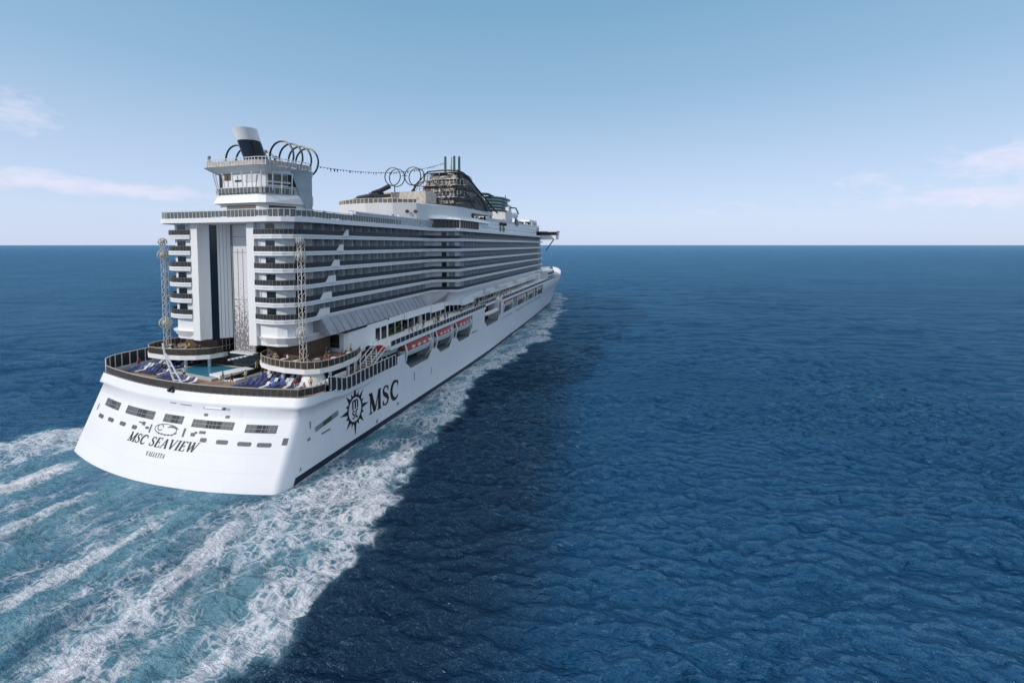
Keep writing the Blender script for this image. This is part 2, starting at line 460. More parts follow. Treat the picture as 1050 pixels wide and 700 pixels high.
# ---- pool deck surface (deck at the hull top) and inner bulwark
pd = MB(); inner = [(x * 0.985 if y < 8 else (18.4 if x > 0 else -18.4), y + (0.3 if y < 8 else 0)) for x, y in RIM]
pd.prism(inner[::-1] if False else inner, 10.3, 10.62)
pd.build('pool_deck', 'teak', ship)
for sgn in (1, -1):
    pd = MB(); pd.box(min(sgn * 18.3, sgn * 20.4), max(sgn * 18.3, sgn * 20.4), 9.0, 28, 9.0, 9.25); pd.build('side_deck', 'teak', ship)
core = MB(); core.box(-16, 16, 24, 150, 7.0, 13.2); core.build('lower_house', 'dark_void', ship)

# ---- stern details: mooring openings, vent slots, lettering, crest
def tr_quad(mb, x0, x1, z0, z1, off, n=6, shear=0.0, mi=0):
    vs = []
    for i in range(n + 1):
        x = x0 + (x1 - x0) * i / n
        for z in (z0, z1):
            xx = x + shear * (z - z0)
            vs.append((xx, y_tr(xx, z) - off, z))
    mb.add(vs, [(2 * i, 2 * i + 2, 2 * i + 3, 2 * i + 1) for i in range(n)], mi)
for (x0, x1, z0, z1) in [(-15.5, -10.8, 6.9, 7.9), (-8.8, -2.1, 6.92, 7.92), (-0.1, 3.5, 6.95, 7.9), (5.15, 11.65, 6.8, 7.72), (13.4, 17.7, 6.6, 7.55)]:
    fr = MB(); tr_quad(fr, x0, x1, z0, z1, 0.03)
    f = fr.build('mooring_opening', 'fitting_grey', ship)
    dk = MB(); w = x1 - x0
    a = x0 + w * random.uniform(.35, .5); tr_quad(dk, a, min(x1 - .3, a + w * random.uniform(.28, .42)), z0 + .06, z1 - .06, 0.05)
    dk.build('hatch', 'dark_void', f)
    br = MB()
    for k in range(int(w / 0.55) + 1):
        x = x0 + 0.06 + k * 0.55
        if x < x1 and k % 5 != 3: tr_quad(br, x, x + 0.06, z0 + .04, z1 - .04, 0.07, 1)
    tr_quad(br, x0, x1, z0 + .44, z0 + .5, 0.072)
    br.build('grille', 'grey_steel', f)
tp = MB(); tr_quad(tp, 6.1, 10.3, 9.02, 9.52, 0.03); t = tp.build('pilot_hatch', 'grey_steel', ship)
tq = MB(); tr_quad(tq, 6.2, 10.2, 9.40, 9.50, 0.05); tr_quad(tq, 9.2, 9.6, 9.05, 9.40, 0.055); tq.build('hatch', 'dark_void', t)
tq = MB(); tr_quad(tq, 6.3, 9.0, 9.12, 9.34, 0.05); tq.build('grille', 'rail_white', t)
for (x, z, w) in [(-15.2, 5.48, 1.7), (-11.8, 5.57, 1.7), (-8.3, 5.62, 1.5), (-5.3, 5.62, 1.1), (7.83, 5.45, 1.0), (10.7, 5.39, 1.7), (13.9, 5.32, 1.9), (16.6, 5.29, 1.9)]:
    s_ = MB(); tr_quad(s_, x - w / 2, x + w / 2, z - 0.17, z + 0.17, 0.04); tr_quad(s_, x - w / 2 + .12, x + w / 2 - .12, z - 0.24, z + 0.24, 0.045)
    s_.build('vent_slot', 'fitting_grey', ship)
for (x, z, a, b) in [(-4.2, 6.35, .5, .08), (-3.6, 6.3, .3, .22), (-2.6, 5.9, .35, .14), (-1.9, 5.9, .13, .5), (4.35, 6.05, .16, .5), (5.9, 5.95, .35, .2), (6.3, 6.2, .2, .12), (7.3, 6.3, .5, .16), (19.2, 5.9, .34, .2), (19.2, 5.5, .34, .2), (6.9, 8.35, .3, .16), (10.3, 8.3, .3, .16), (-17.6, 6.3, .12, .4), (3.0, 9.25, 1.0, .05), (0.6, 9.3, .6, .05)]:
    s_ = MB(); tr_quad(s_, x - a, x + a, z - b, z + b, 0.04, 2); s_.build('hull_fitting', 'fitting_grey', ship)

# ---- lettering, drawn as pen strokes with thick and thin lines and serifs
def arc(cx, cy, rx, ry, a0, a1, n=12):
    return [(cx + rx * math.cos(R(a0 + (a1 - a0) * i / n)), cy + ry * math.sin(R(a0 + (a1 - a0) * i / n))) for i in range(n + 1)]
def wid(n, lo, hi): return [lo + (hi - lo) * math.sin(math.pi * i / (n - 1)) for i in range(n)]
def bar(x0, y0, x1, y1, w): return ([(x0 + (x1 - x0) * t / 4, y0 + (y1 - y0) * t / 4) for t in range(5)], [w] * 5)
def srf(x, y, w=0.26, h=0.055): return bar(x - w / 2, y, x + w / 2, y, h)
K, T = 0.17, 0.065      # thick and thin strokes
GL = {
 'M': (1.02, [bar(.12, .03, .12, .97, T), bar(.13, .97, .47, .03, K), bar(.47, .03, .83, .97, T), bar(.86, .03, .86, .97, K), srf(.12, .03, .26), srf(.86, .03, .34), srf(.08, .97, .2), srf(.9, .97, .24)]),
 'S': (0.66, [([(.54, .78), (.46, .92), (.32, .965), (.18, .92), (.11, .78), (.17, .62), (.32, .52), (.46, .42), (.54, .28), (.48, .11), (.33, .035), (.18, .06), (.08, .24)], [.05, .06, .07, .09, .12, .15, .17, .16, .13, .10, .075, .06, .05]), bar(.54, .70, .54, .96, .05), bar(.08, .04, .08, .30, .05)]),
 'C': (0.82, [(arc(.46, .5, .36, .46, 48, 318, 16), wid(17, .06, .17)), bar(.73, .66, .73, .97, .055)]),
 'E': (0.70, [bar(.17, .03, .17, .97, K), bar(.08, .965, .60, .965, .07), bar(.08, .035, .62, .035, .07), bar(.2, .51, .46, .51, .06), bar(.60, .78, .60, .98, .055), bar(.63, .02, .63, .25, .055), bar(.46, .39, .46, .63, .05)]),
 'A': (0.86, [bar(.12, .03, .42, .97, T), bar(.42, .97, .72, .03, K), bar(.22, .34, .62, .34, .055), srf(.12, .03, .24), srf(.73, .03, .30)]),
 'V': (0.84, [bar(.12, .97, .42, .03, K), bar(.42, .03, .72, .97, T), srf(.12, .97, .30), srf(.73, .97, .24)]),
 'I': (0.40, [bar(.2, .03, .2, .97, K), srf(.2, .03, .34), srf(.2, .97, .34)]),
 'W': (1.16, [bar(.11, .97, .36, .03, K), bar(.36, .03, .58, .97, T), bar(.55, .97, .79, .03, K), bar(.79, .03, 1.03, .97, T), srf(.11, .97, .28), srf(.56, .97, .28), srf(1.04, .97, .22)]),
 'L': (0.64, [bar(.17, .03, .17, .97, K), bar(.08, .035, .58, .035, .07), srf(.17, .97, .32), bar(.58, .02, .58, .26, .055)]),
 'T': (0.70, [bar(.34, .03, .34, .97, K), bar(.06, .965, .62, .965, .07), bar(.06, .76, .06, .97, .055), bar(.62, .76, .62, .97, .055), srf(.34, .03, .32)]),
 'm': (1.02, [bar(.14, .0, .14, .72, K), (arc(.32, .5, .2, .2, 180, 0, 8) + [(.52, .0)], [.06, .09, .1, .12, .13, .15, .16, .17, .17, .17]), (arc(.68, .5, .18, .2, 180, 0, 8) + [(.86, .0)], [.06, .09, .1, .12, .13, .15, .16, .17, .17, .17])]),
 's': (0.58, [([(.46, .56), (.38, .68), (.25, .70), (.13, .62), (.13, .48), (.27, .38), (.42, .28), (.45, .14), (.34, .03), (.2, .02), (.08, .14)], [.08, .09, .1, .11, .13, .15, .14, .12, .1, .09, .08])]),
 'c': (0.62, [(arc(.34, .36, .24, .33, 50, 310, 12), wid(13, .09, .17))]),
 ' ': (0.42, []),
}
def text_strokes(txt, spacing=0.04, shear=0.0):
    x = 0; out = []
    for ch in txt:
        w, sts = GL[ch]
        for pts, ws in sts:
            out.append(([(x + px + shear * py, py) for px, py in pts], ws))
        x += w + spacing
    return out, x - spacing
def stroke_mesh(mb, strokes, fn, mi=0, bold=1.0):
    for pts, ws in strokes:
        ws = [w * bold for w in ws]
        nr = normals2(pts); n = len(pts); vs = []
        for p, q, w in zip(pts, nr, ws):
            vs.append(fn(p[0] + q[0] * w / 2, p[1] + q[1] * w / 2)); vs.append(fn(p[0] - q[0] * w / 2, p[1] - q[1] * w / 2))
        mb.add(vs, [(2 * i, 2 * i + 2, 2 * i + 3, 2 * i + 1) for i in range(n - 1)], mi)
def on_transom(x0, z0, H, sx=1.0, off=0.04):
    def f(u, v):
        x = x0 + u * H * sx; z = z0 + v * H
        return (x, y_tr(x, z) - off, z)
    return f
st, w = text_strokes('MSC SEAVIEW', 0.05, 0.30)
nm = MB(); H = 1.15; sx = 12.9 / (w * H); stroke_mesh(nm, st, on_transom(-5.75, 3.95, H, sx), bold=1.15); nm.build('name_lettering', 'black_paint', ship)
st, w = text_strokes('VALLETTA', 0.20, 0.25)
nm = MB(); H = 0.52; sx = 3.5 / (w * H); stroke_mesh(nm, st, on_transom(-0.95, 2.85, H, sx)); nm.build('home_port_lettering', 'black_paint', ship)
cr = MB()
stroke_mesh(cr, [(arc(0, 0, 2.2, .62, 20, 340, 24), [.09] * 25), (arc(-1.2, .15, .5, .36, 0, 330, 12), [.1] * 13), (arc(.9, .1, .9, .3, 150, 15, 12), wid(13, .05, .22)), (arc(1.5, .0, .35, .35, -90, 120, 10), [.09] * 11)]
            + [bar(-1.3 + k * .62, -.62 + .04 * abs(k - 2), -1.05 + k * .62, -.62 + .04 * abs(k - 2), .2) for k in range(5)], lambda u, v: (1.15 + u, y_tr(1.15 + u, 6.1 + v) - .042, 6.1 + v))
cr.build('crest', 'fitting_grey', ship)
# starboard side
def on_side(y0, z0, H, sy=1.0, off=0.035):
    def f(u, v):
        y = y0 + u * H * sy; z = z0 + v * H
        return (half(y, z) + off, y, z)
    return f
st, w = text_strokes('MSC', 0.10)
nm = MB(); H = 3.55; stroke_mesh(nm, st, on_side(18.4, 3.3, H, 8.9 / (w * H)), bold=1.35); nm.build('company_lettering', 'black_paint', ship)
em = MB()
cy, cz = 14.75, 5.6
def E_(r, a, off=0.035): y = cy + r * .80 * math.sin(a); z = cz + r * math.cos(a); return (half(y, z) + off, y, z)
for k in range(16):
    a = 2 * math.pi * k / 16
    rr = 4.35 if k % 4 == 0 else (3.75 if k % 2 == 0 else 3.0)
    wd = 0.20 if k % 2 == 0 else 0.15
    em.add([E_(2.1, a - wd * 1.0), E_(rr, a), E_(2.1, a + wd * 1.0), E_(1.9, a)], [(0, 1, 2, 3)])
N = 40
em.add([E_(2.35, 2 * math.pi * i / N, 0.04) for i in range(N)] + [E_(1.95, 2 * math.pi * i / N, 0.04) for i in range(N)], [(i, (i + 1) % N, N + (i + 1) % N, N + i) for i in range(N)])
stm, wm = text_strokes('m', 0); sts, ws_ = text_strokes('sc', 0.02)
stroke_mesh(em, stm, lambda u, v: (20.55, cy - .80 + u * 1.6, cz + .12 + v * 1.95))
stroke_mesh(em, sts, lambda u, v: (20.55, cy - .80 + u * 1.34, cz - 1.4 + v * 1.85))
em.build('emblem', 'black_paint', ship)
so = MB(); so.add([(20.55, 6.1, 5.5), (20.55, 10.8, 6.15), (20.55, 10.8, 6.95), (20.55, 6.1, 6.2)], [(0, 1, 2, 3)])
o = so.build('side_opening', 'grey_steel', ship)
so = MB(); so.add([(20.57, 7.6, 5.75), (20.57, 9.4, 6.0), (20.57, 9.4, 6.7), (20.57, 7.6, 6.4)], [(0, 1, 2, 3)])
so.build('hatch', 'plant', o)
for (y, z, a, b) in [(8.2, 4.75, .9, .14), (4.9, 5.0, .3, .22), (3.2, 1.6, .25, .25), (27.0, 2.2, .3, .25), (20.5, 1.4, .22, .3), (5.2, 6.9, .12, .5), (33, 5.6, .12, .9), (64, 8.6, 1.8, .18), (40, 4.8, .1, .7)]:
    so = MB(); so.add([(half(y, z) + .04, y - a, z - b), (half(y, z) + .04, y + a, z - b), (half(y, z) + .04, y + a, z + b), (half(y, z) + .04, y - a, z + b)], [(0, 1, 2, 3)])
    so.build('hull_fitting', 'grey_steel', ship)

# ---- rails round the pool deck
def railing(path, z, h, parent, post=1.6, glass='rail_glass', pm='rail_bronze', name='railing', postw=0.10, topw=0.07, gz=0.12, gt=None, drop=False):
    if drop:                                    # follows the falling rim of the hull
        path = resample(path, .8)
        zf = lambda y: rim_z(y)
        g = MB(); g.strip(path, lambda i: zf(path[i][1]) + gz, lambda i: zf(path[i][1]) + h - .05, 0.05); o = g.build(name, glass, parent)
        p = MB()
        for (x, y) in resample(path, post): p.box(x - postw / 2, x + postw / 2, y - postw / 2, y + postw / 2, zf(y), zf(y) + h)
        p.tube([(x, y, zf(y) + h) for x, y in path], topw, 4); p.build('post_row', pm, o); return o
    g = MB(); g.strip(path, z + gz, z + (gt or h - 0.05), 0.05)
    o = g.build(name, glass, parent)
    p = MB()
    for (x, y) in resample(path, post): p.box(x - postw / 2, x + postw / 2, y - postw / 2, y + postw / 2, z, z + h)
    p.tube([(x, y, z + h) for x, y in path], topw, 4)
    q = p.build('post_row', pm, o)
    return o
i0 = 6
railing(RIM[i0 - 2:len(RIM) - 6], 10.95, 1.1, ship, .95, pm='rail_sand', glass='rail_brown', postw=.09)
# tall windscreens at the sides: white uprights over dark glass
railing(RIM[:5], 10.9, 2.0, ship, 1.2, name='windscreen', pm='rail_sand_light', postw=0.2, topw=.08, drop=True)
railing(RIM[-7:], 10.9, 2.3, ship, 1.2, name='windscreen', pm='rail_sand_light', postw=0.15, topw=.08)

# ---- pool, striped awnings, stairs
pool = MB()
PX = [(-9.8, 8.2), (-0.2, 7.2), (-1.2, 12.4), (-8.6, 12.9)]
pool.prism([(-10.6, 7.5), (0.6, 6.5), (-0.4, 13.2), (-9.4, 13.7)], 10.64, 10.98)
po = pool.build('pool', 'pool_tile', ship)
pw = MB(); pw.prism(PX, 10.9, 11.0); pw.build('pool_surface', 'pool_water', po)
bw = MB(); bw.prism([(-1.6, 7.9), (1.0, 7.6), (2.6, 12.4), (0.2, 12.8)], 10.7, 11.25); bw.build('whirlpool_surround', 'house_white', po)
stp = MB()
for k in range(6):
    stp.box(2.6 + k * 0.28, 2.75 + k * 0.28, 7.2 + k * .3, 11.2 + k * .3, 10.7, 11.15 + k * 0.1)
stp.build('striped_step', 'black_paint', po)
stp = MB(); stp.prism([(2.3, 7.0), (4.4, 7.4), (5.2, 12.6), (2.9, 12.9)], 10.66, 10.9); stp.build('step_platform', 'house_white', po)

# leaning white mast at the stern rail
ms = MB()
ms.tube([(-0.3, 2.0, 10.9), (-1.9, 1.6, 16.0), (-2.2, 1.6, 17.5)], 0.13, 6); ms.tube([(1.5, 2.0, 10.9), (-1.7, 1.6, 16.0)], 0.11, 6)
for t in (.25, .45, .65, .85):
    a = Vector((-0.3, 2, 10.9)).lerp(Vector((-1.9, 1.6, 16)), t); b = Vector((1.5, 2, 10.9)).lerp(Vector((-1.7, 1.6, 16)), t); ms.tube([a, b], .06, 4)
m_o = ms.build('flag_mast', 'rail_white', ship)
lb = MB(); lb.ball((-0.7, 1.3, 10.9), 0.32); lb.ball((0.0, 1.3, 10.8), 0.28); lb.tube([(-.35, 1.3, 10.2), (-.35, 1.5, 11.4)], .14, 6); lb.build('stern_lamp', 'black_steel', m_o)

# ================================================================ TERRACES (one deck up)
TER = [(4.6, 15.0), (4.6, 12.8), (5.4, 11.0), (7.0, 9.8), (9.5, 8.9), (13.0, 8.4), (16.5, 8.6), (18.3, 9.7), (19.2, 11.5), (19.4, 14.0), (18.9, 17.6), (17.6, 20.4), (15.9, 21.9)]
for sgn in (1, -1):
    P = TER if sgn > 0 else mir(TER)
    s_ = MB(); poly = P + [(sgn * 15.7, 26.0), (sgn * 4.6, 26.0)]
    s_.prism(poly, 12.55, 13.25)
    to = s_.build('terrace', 'house_white', ship)
    ip = offset(TER, -0.25); ip = [(x, y) for x, y in ip]
    ip = ip if sgn > 0 else mir(ip)
    s_ = MB(); s_.prism(ip + [(sgn * 15.5, 25.9), (sgn * 4.9, 25.9)], 13.2, 13.29); s_.build('terrace_floor', 'teak', to)
    railing((offset(TER, -0.12) if sgn > 0 else mir(offset(TER, -0.12)))[:12], 13.27, 1.1, to, 1.0, pm='rail_sand', glass='rail_brown', postw=.08)
    # beneath: columns and dim pool bar
    for (x, y) in [(6.6, 11.8), (10.5, 10.6), (14.6, 10.4), (18.0, 12.2), (18.6, 15.6), (17.4, 19)]:
        cb = MB(); cb.lathe((sgn * x, y, 10.6), [(0.26, 0), (0.26, 2.0)], 10); cb.build('terrace_column', 'house_white', to)
    bb = MB(); bb.prism([(sgn * 5.2, 14.5), (sgn * 8, 13.2), (sgn * 15, 13.6), (sgn * 16, 16), (sgn * 16, 24), (sgn * 5.2, 24)], 10.6, 12.6)
    bb.build('pool_bar', 'wood_dark', to)
# rounded stair pod under the starboard terrace
pod = MB(); pod.lathe((16.3, 10.6, 10.6), [(1.9, 0), (1.75, .9), (1.5, 1.5), (1.35, 2.0)], 20, 1, .9); pod.build('stair_pod', 'house_white', ship, smooth=True)
pod = MB()
for k in range(6): pod.box(17.6 + k * .36, 17.9 + k * .36, 9.2 + k * .45, 11.6 + k * .45, 10.7, 10.95 + k * .2)
pod.build('pool_stair', 'offwhite', ship)
sm = MB()
for k in range(9):
    z = 10.7 + k * 0.29; yy = 20.5 + k * .55
    sm.box(17.2, 19.6, yy, yy + .3, z, z + .12)
for xx in (17.2, 19.6): sm.tube([(xx, 20.3, 11.6), (xx, 25.6, 14.4)], .09, 5); sm.tube([(xx, 20.3, 10.7), (xx, 25.6, 13.4)], .12, 5)
for k in range(7): sm.tube([(19.6, 16 + k * 1.5, 10.7), (18.6, 17.2 + k * 1.5, 13.2)], .09, 5)
sm.build('outer_stair', 'offwhite', ship)

# ================================================================ PROMENADE over the boats
ZW = lambda y: 13.0 + sheer(y)
def walkway(y0, y1, xo, name='promenade', rail=True, rec=0.0):
    n = max(2, int((y1 - y0) / 5)); ys = [y0 + (y1 - y0) * i / n for i in range(n + 1)]
    out = []
    for sgn in (1, -1):
        P = [(sgn * (xo - rec), y) for y in ys]
        poly = [(sgn * 13.0, y0)] + P + [(sgn * 13.0, y1)]
        s_ = MB(); s_.prism(poly if sgn > 0 else poly[::-1], lambda x, y: ZW(y) - 0.32, lambda x, y: ZW(y) + 0.28)
        o = s_.build(name, 'house_white', ship)
        P = [(sgn * (xo - rec - .1), y) for y in ys]
        g = MB(); g.strip(P, lambda i: ZW(ys[i]) + .36, lambda i: ZW(ys[i]) + 1.25, .05); go = g.build('railing', 'rail_glass', o)
        p = MB(); p.tube([(x, y, ZW(y) + 1.35) for x, y in P], .075, 4)
        for (x, y) in resample(P, 1.6): p.box(x - .06, x + .06, y - .06, y + .06, ZW(y) + .2, ZW(y) + 1.35)
        p.build('post_row', 'rail_white', go)
    return o
walkway(25.0, 72.5, 20.55)
walkway(73.0, 86.5, 20.3, rec=1.6)
walkway(87.0, 163.0, 20.5)
pe = MB()
for sgn in (1, -1):
    pe.prism([(sgn * 19.0, 72.4), (sgn * 20.4, 72.8), (sgn * 20.6, 78), (sgn * 20.3, 84), (sgn * 18.9, 86.6)][::sgn], 11.4, 11.9)
pe.build('lookout_platform', 'house_white', ship)

# houses along the promenade: white shop fronts, planters, dim colonnade
def side_x(y): return float(np.interp(y, [10, 12, 36, 56, 60, 84, 154, 160], [14.2, 14.0, 13.3, 12.4, 18.3, 17.7, 15.8, 15.0]))
for sgn in (1, -1):
    hs = MB(); hs.prism([(sgn * 8.8, 18.9), (sgn * 15.2, 18.9), (sgn * 15.7, 19.6), (sgn * 15.6, 31.5), (sgn * 8.8, 31.5)][::sgn], 13.25, 17.0)
    ho = hs.build('promenade_house', 'house_white', ship)
    dv = MB(); dv.box(min(sgn * 10.1, sgn * 14.3), max(sgn * 10.1, sgn * 14.3), 18.86, 19.4, 14.0, 16.3); dv.build('bar_opening', 'dark_void', ho)
    ct = MB(); ct.box(min(sgn * 10.2, sgn * 14.2), max(sgn * 10.2, sgn * 14.2), 18.82, 18.9, 14.55, 14.75); ct.build('bar_counter', 'wood_dark', ho)
    for yy in (22.0, 24.2, 26.0):
        w_ = MB(); c = 15.61
        w_.add([(sgn * (c + .03), yy + .32 * math.cos(a), 15.45 + .6 * math.sin(a)) for a in [2 * math.pi * k / 14 for k in range(14)]], [tuple(range(14))]); w_.build('porthole', 'dark_glass', ho)
    for y0_, y1_ in ((27.3, 28.7), (29.2, 30.9)):
        w_ = MB(); w_.box(min(sgn * 15.5, sgn * 15.66), max(sgn * 15.5, sgn * 15.66), y0_, y1_, 13.5, 15.9); w_.build('shop_door', 'dark_glass', ho)
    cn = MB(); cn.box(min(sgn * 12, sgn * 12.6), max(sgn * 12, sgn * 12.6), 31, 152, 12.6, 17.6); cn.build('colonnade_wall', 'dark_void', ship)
    # white fascia with an irregular lower edge
    fs_ = MB()
    for (a, b, zl) in [(31.5, 38, 15.9), (38, 50, 15.7), (50, 57, 15.3), (57, 63, 15.9), (63, 71, 15.4), (71, 78, 16.6), (80, 88, 17.0), (92, 108, 17.5), (114, 126, 17.3), (133, 150, 17.8)]:
        x = 15.4 if a < 60 else 17.6
        fs_.prism([(sgn * (x - 1.5), a), (sgn * x, a), (sgn * (x - .02), b - .25), (sgn * (x - 1.5), b - .25)][::sgn], lambda X, Y: zl + sheer(Y) * .4, lambda X, Y: 17.05 + sheer(Y) * .4 + (.9 if Y > 70 else 0))
    fs_.build('promenade_fascia', 'house_white', ship)
    for k in range(46):
        yy = 32 + k * 2.55
        pl = MB(); pl.box(min(sgn * 15.1, sgn * 15.25), max(sgn * 15.1, sgn * 15.25), yy - .09, yy + .09, 13.2 + sheer(yy), 16.2 + sheer(yy) * .4); pl.build('promenade_pillar', 'offwhite', ship)
    q = random.Random(3)
    for k in range(60):
        yy = 39 + k * 1.05; h = q.uniform(1.0, 2.3)
        if q.random() < .55:
            rs = MB(); rs.box(min(sgn * 13.6, sgn * 14.6), max(sgn * 13.6, sgn * 14.6), yy, yy + q.uniform(.4, .9), 13.2 + sheer(yy), 13.2 + h + sheer(yy)); rs.build('promenade_screen', q.choice(['red_screen', 'wood_dark', 'offwhite', 'dark_void']), ship)
    pt = MB(); q = random.Random(5)
    for k in range(220):
        yy = q.uniform(32.2, 37.6); xx = sgn * q.uniform(13.6, 15.4); z = 13.4 + q.uniform(.2, 2.0); a = q.uniform(.15, .4)
        n_ = Vector((q.uniform(-1, 1), q.uniform(-1, 1), q.uniform(.2, 1))).normalized(); u = n_.orthogonal().normalized(); v = n_.cross(u)
        c = Vector((xx, yy, z)); pt.add([c + u * a, c + v * a, c - u * a, c - v * a], [(0, 1, 2, 3)])
    pt.box(min(sgn * 13.4, sgn * 15.2), max(sgn * 13.4, sgn * 15.2), 32, 37.8, 13.25, 13.9)
    pt.build('promenade_planter', 'plant', ship)
    # sloping glazed restaurant roof
    sr = MB()
    ys_ = [15.0, 20, 30, 40, 50, 58.5]
    for a, b in zip(ys_, ys_[1:]):
        xa, xb = 15.9 - (a - 15) * .035, 15.9 - (b - 15) * .035
        ya, yb = side_x(a) + .1, side_x(b) + .1
        A = [(sgn * xa, a, 17.1), (sgn * xb, b, 17.1), (sgn * yb, b, 19.75), (sgn * ya, a, 19.75), (sgn * 9, a, 17.1), (sgn * 9, b, 17.1), (sgn * 9, b, 19.75), (sgn * 9, a, 19.75)]
        sr.add(A, [(0, 1, 2, 3), (3, 2, 6, 7), (0, 4, 5, 1)] + ([(0, 3, 7, 4)] if a == 15 else []) + ([(1, 5, 6, 2)] if b > 58 else []))
    ro = sr.build('glazed_roof', 'slope_glass', ship)
    sl = MB()
    P = [(sgn * (16.0 - (y - 15) * .035), y) for y in (18.6, 30, 45, 62)]
    sl.strip(P, 16.72, 17.12, sgn * .5); sl.box(min(sgn * 9.6, sgn * 15.9), max(sgn * 9.6, sgn * 15.9), 18.5, 18.8, 16.75, 17.15)
    sl.build('gutter', 'black_steel', ro)
    sb = MB()
    for k in range(24):
        y = 17 + k * 1.75; xa = 15.95 - (y - 15) * .035; ya = side_x(y) + .15
        sb.tube([(sgn * xa, y, 17.12), (sgn * ya, y, 19.72)], .05, 4)
    sb.build('glazing_bar', 'grey_steel', ro)

# ================================================================ CABIN BLOCKS
SLAB = [33.0, 30.4, 27.8, 25.2, 22.55, 19.95, 17.35]
ROOF = 35.55
TOWER = [(6.7, 9.2), (8.5, 8.95), (10.6, 9.0), (12.0, 9.5), (13.2, 10.4), (13.95, 11.7), (14.05, 13.2)]
SIDE = TOWER + [(13.75, 20), (13.3, 36), (12.6, 52), (12.45, 56.0), (13.6, 57.2), (18.0, 59.2), (18.4, 60.6), (17.7, 84), (16.7, 120), (15.8, 152), (15.2, 156)]
WALL_T = [(6.7, 9.85), (10.4, 9.8), (11.7, 10.4), (12.4, 11.5), (12.5, 13.2)]
WALL_S = [(12.2, 20), (11.8, 36), (11.1, 52), (11.0, 57.2), (13.2, 58.6), (16.9, 60.6), (16.9, 62), (16.3, 84), (15.3, 120), (14.4, 152), (13.5, 155.5)]
cw = MB()
for sgn in (1, -1):
    P = [(0, 13.4), (2.3, 13.4), (5.2, 10.2), (5.2, 9.35), (6.7, 9.35)] + WALL_T + WALL_S + [(0, 155.5)]
    P = [(sgn * x, y) for x, y in P]
    cw.prism(P[::sgn], 16.0, ROOF - .3)
cw.build('superstructure', 'house_white', ship)
# recess between the towers: etched glass, dark glazing strips
gw = MB(); gw.box(-2.2, 2.2, 13.1, 13.36, 13.4, ROOF - .5); go = gw.build('glass_lift_wall', 'etched_glass', ship)
gf = MB()
for x in (-2.25, 2.25): gf.box(x - .09, x + .09, 13.0, 13.2, 13.4, ROOF - .5)
for z in (33.0, 30.4, 22.5): gf.box(-2.2, 2.2, 13.05, 13.2, z, z + .07)
for x in (-1.1, 0, 1.1): gf.box(x - .03, x + .03, 13.06, 13.14, 13.4, 31)
gf.build('frame', 'grey_steel', go)
lw = MB(); lw.box(-4.5, 4.5, 13.6, 14.2, 10.6, 13.3); lw.build('lift_lobby', 'dark_glass', ship)
lw = MB(); lw.box(-2.4, 2.6, 12.2, 13.3, 13.5, 13.75)
for k in range(5): lw.box(-2.2 + k * .9, -1.8 + k * .9, 11.6, 12.4, 12.4 + k * .22, 12.6 + k * .22)
lw.build('lift_canopy', 'offwhite', ship)
for sgn in (1, -1):
    a, b = Vector((sgn * 5.2, 10.2)), Vector((sgn * 2.3, 13.4)); d = b - a
    n_ = Vector((-sgn * d.y * sgn, d.x * sgn)).normalized() * 1.0
    n_ = Vector((-d.y, d.x)).normalized(); n_ = n_ if n_.y < 0 else -n_
    st_ = MB()
    for (t0, t1, m) in ((.22, .46, 0), (.90, .985, 0)):
        p, q = a + d * t0 + n_ * .03, a + d * t1 + n_ * .03
        st_.add([(*p, 15.8), (*q, 15.8), (*q, ROOF - .6), (*p, ROOF - .6)], [(0, 1, 2, 3)])
    st_.build('dark_glazing_strip', 'dark_glass', ship)
    st_ = MB()
    p, q = a + d * .52 + n_ * .03, a + d * .54 + n_ * .03
    for t0 in (.53, .65, .76):
        p, q = a + d * t0 + n_ * .03, a + d * (t0 + .012) + n_ * .03
        st_.add([(*p, 14.0), (*q, 14.0), (*q, ROOF - .6), (*p, ROOF - .6)], [(0, 1, 2, 3)])
    st_.build('panel_joint', 'grey_steel', ship)
# tower foot
for sgn in (1, -1):
    tf = MB(); P = [(5.2, 9.6), (6.7, 9.6)] + offset(TOWER, -.25)[1:] + [(13.6, 18.9), (5.2, 18.9)]
    Q = [(x * .93 + .5, y + .6) for x, y in P]
    P = [(sgn * x, y) for x, y in P]; Q = [(sgn * x, y) for x, y in Q]
    tf.prism(Q[::sgn], 16.3, 17.4, top=P[::sgn]); tf.build('tower_foot', 'house_white', ship)
    tb = MB(); tb.prism([(sgn * 5.4, 12.4), (sgn * 12.6, 12.2), (sgn * 13.2, 18), (sgn * 5.4, 18)][::sgn], 13.2, 16.5)
    tb.build('terrace_bar_wall', 'wood_dark', ship)

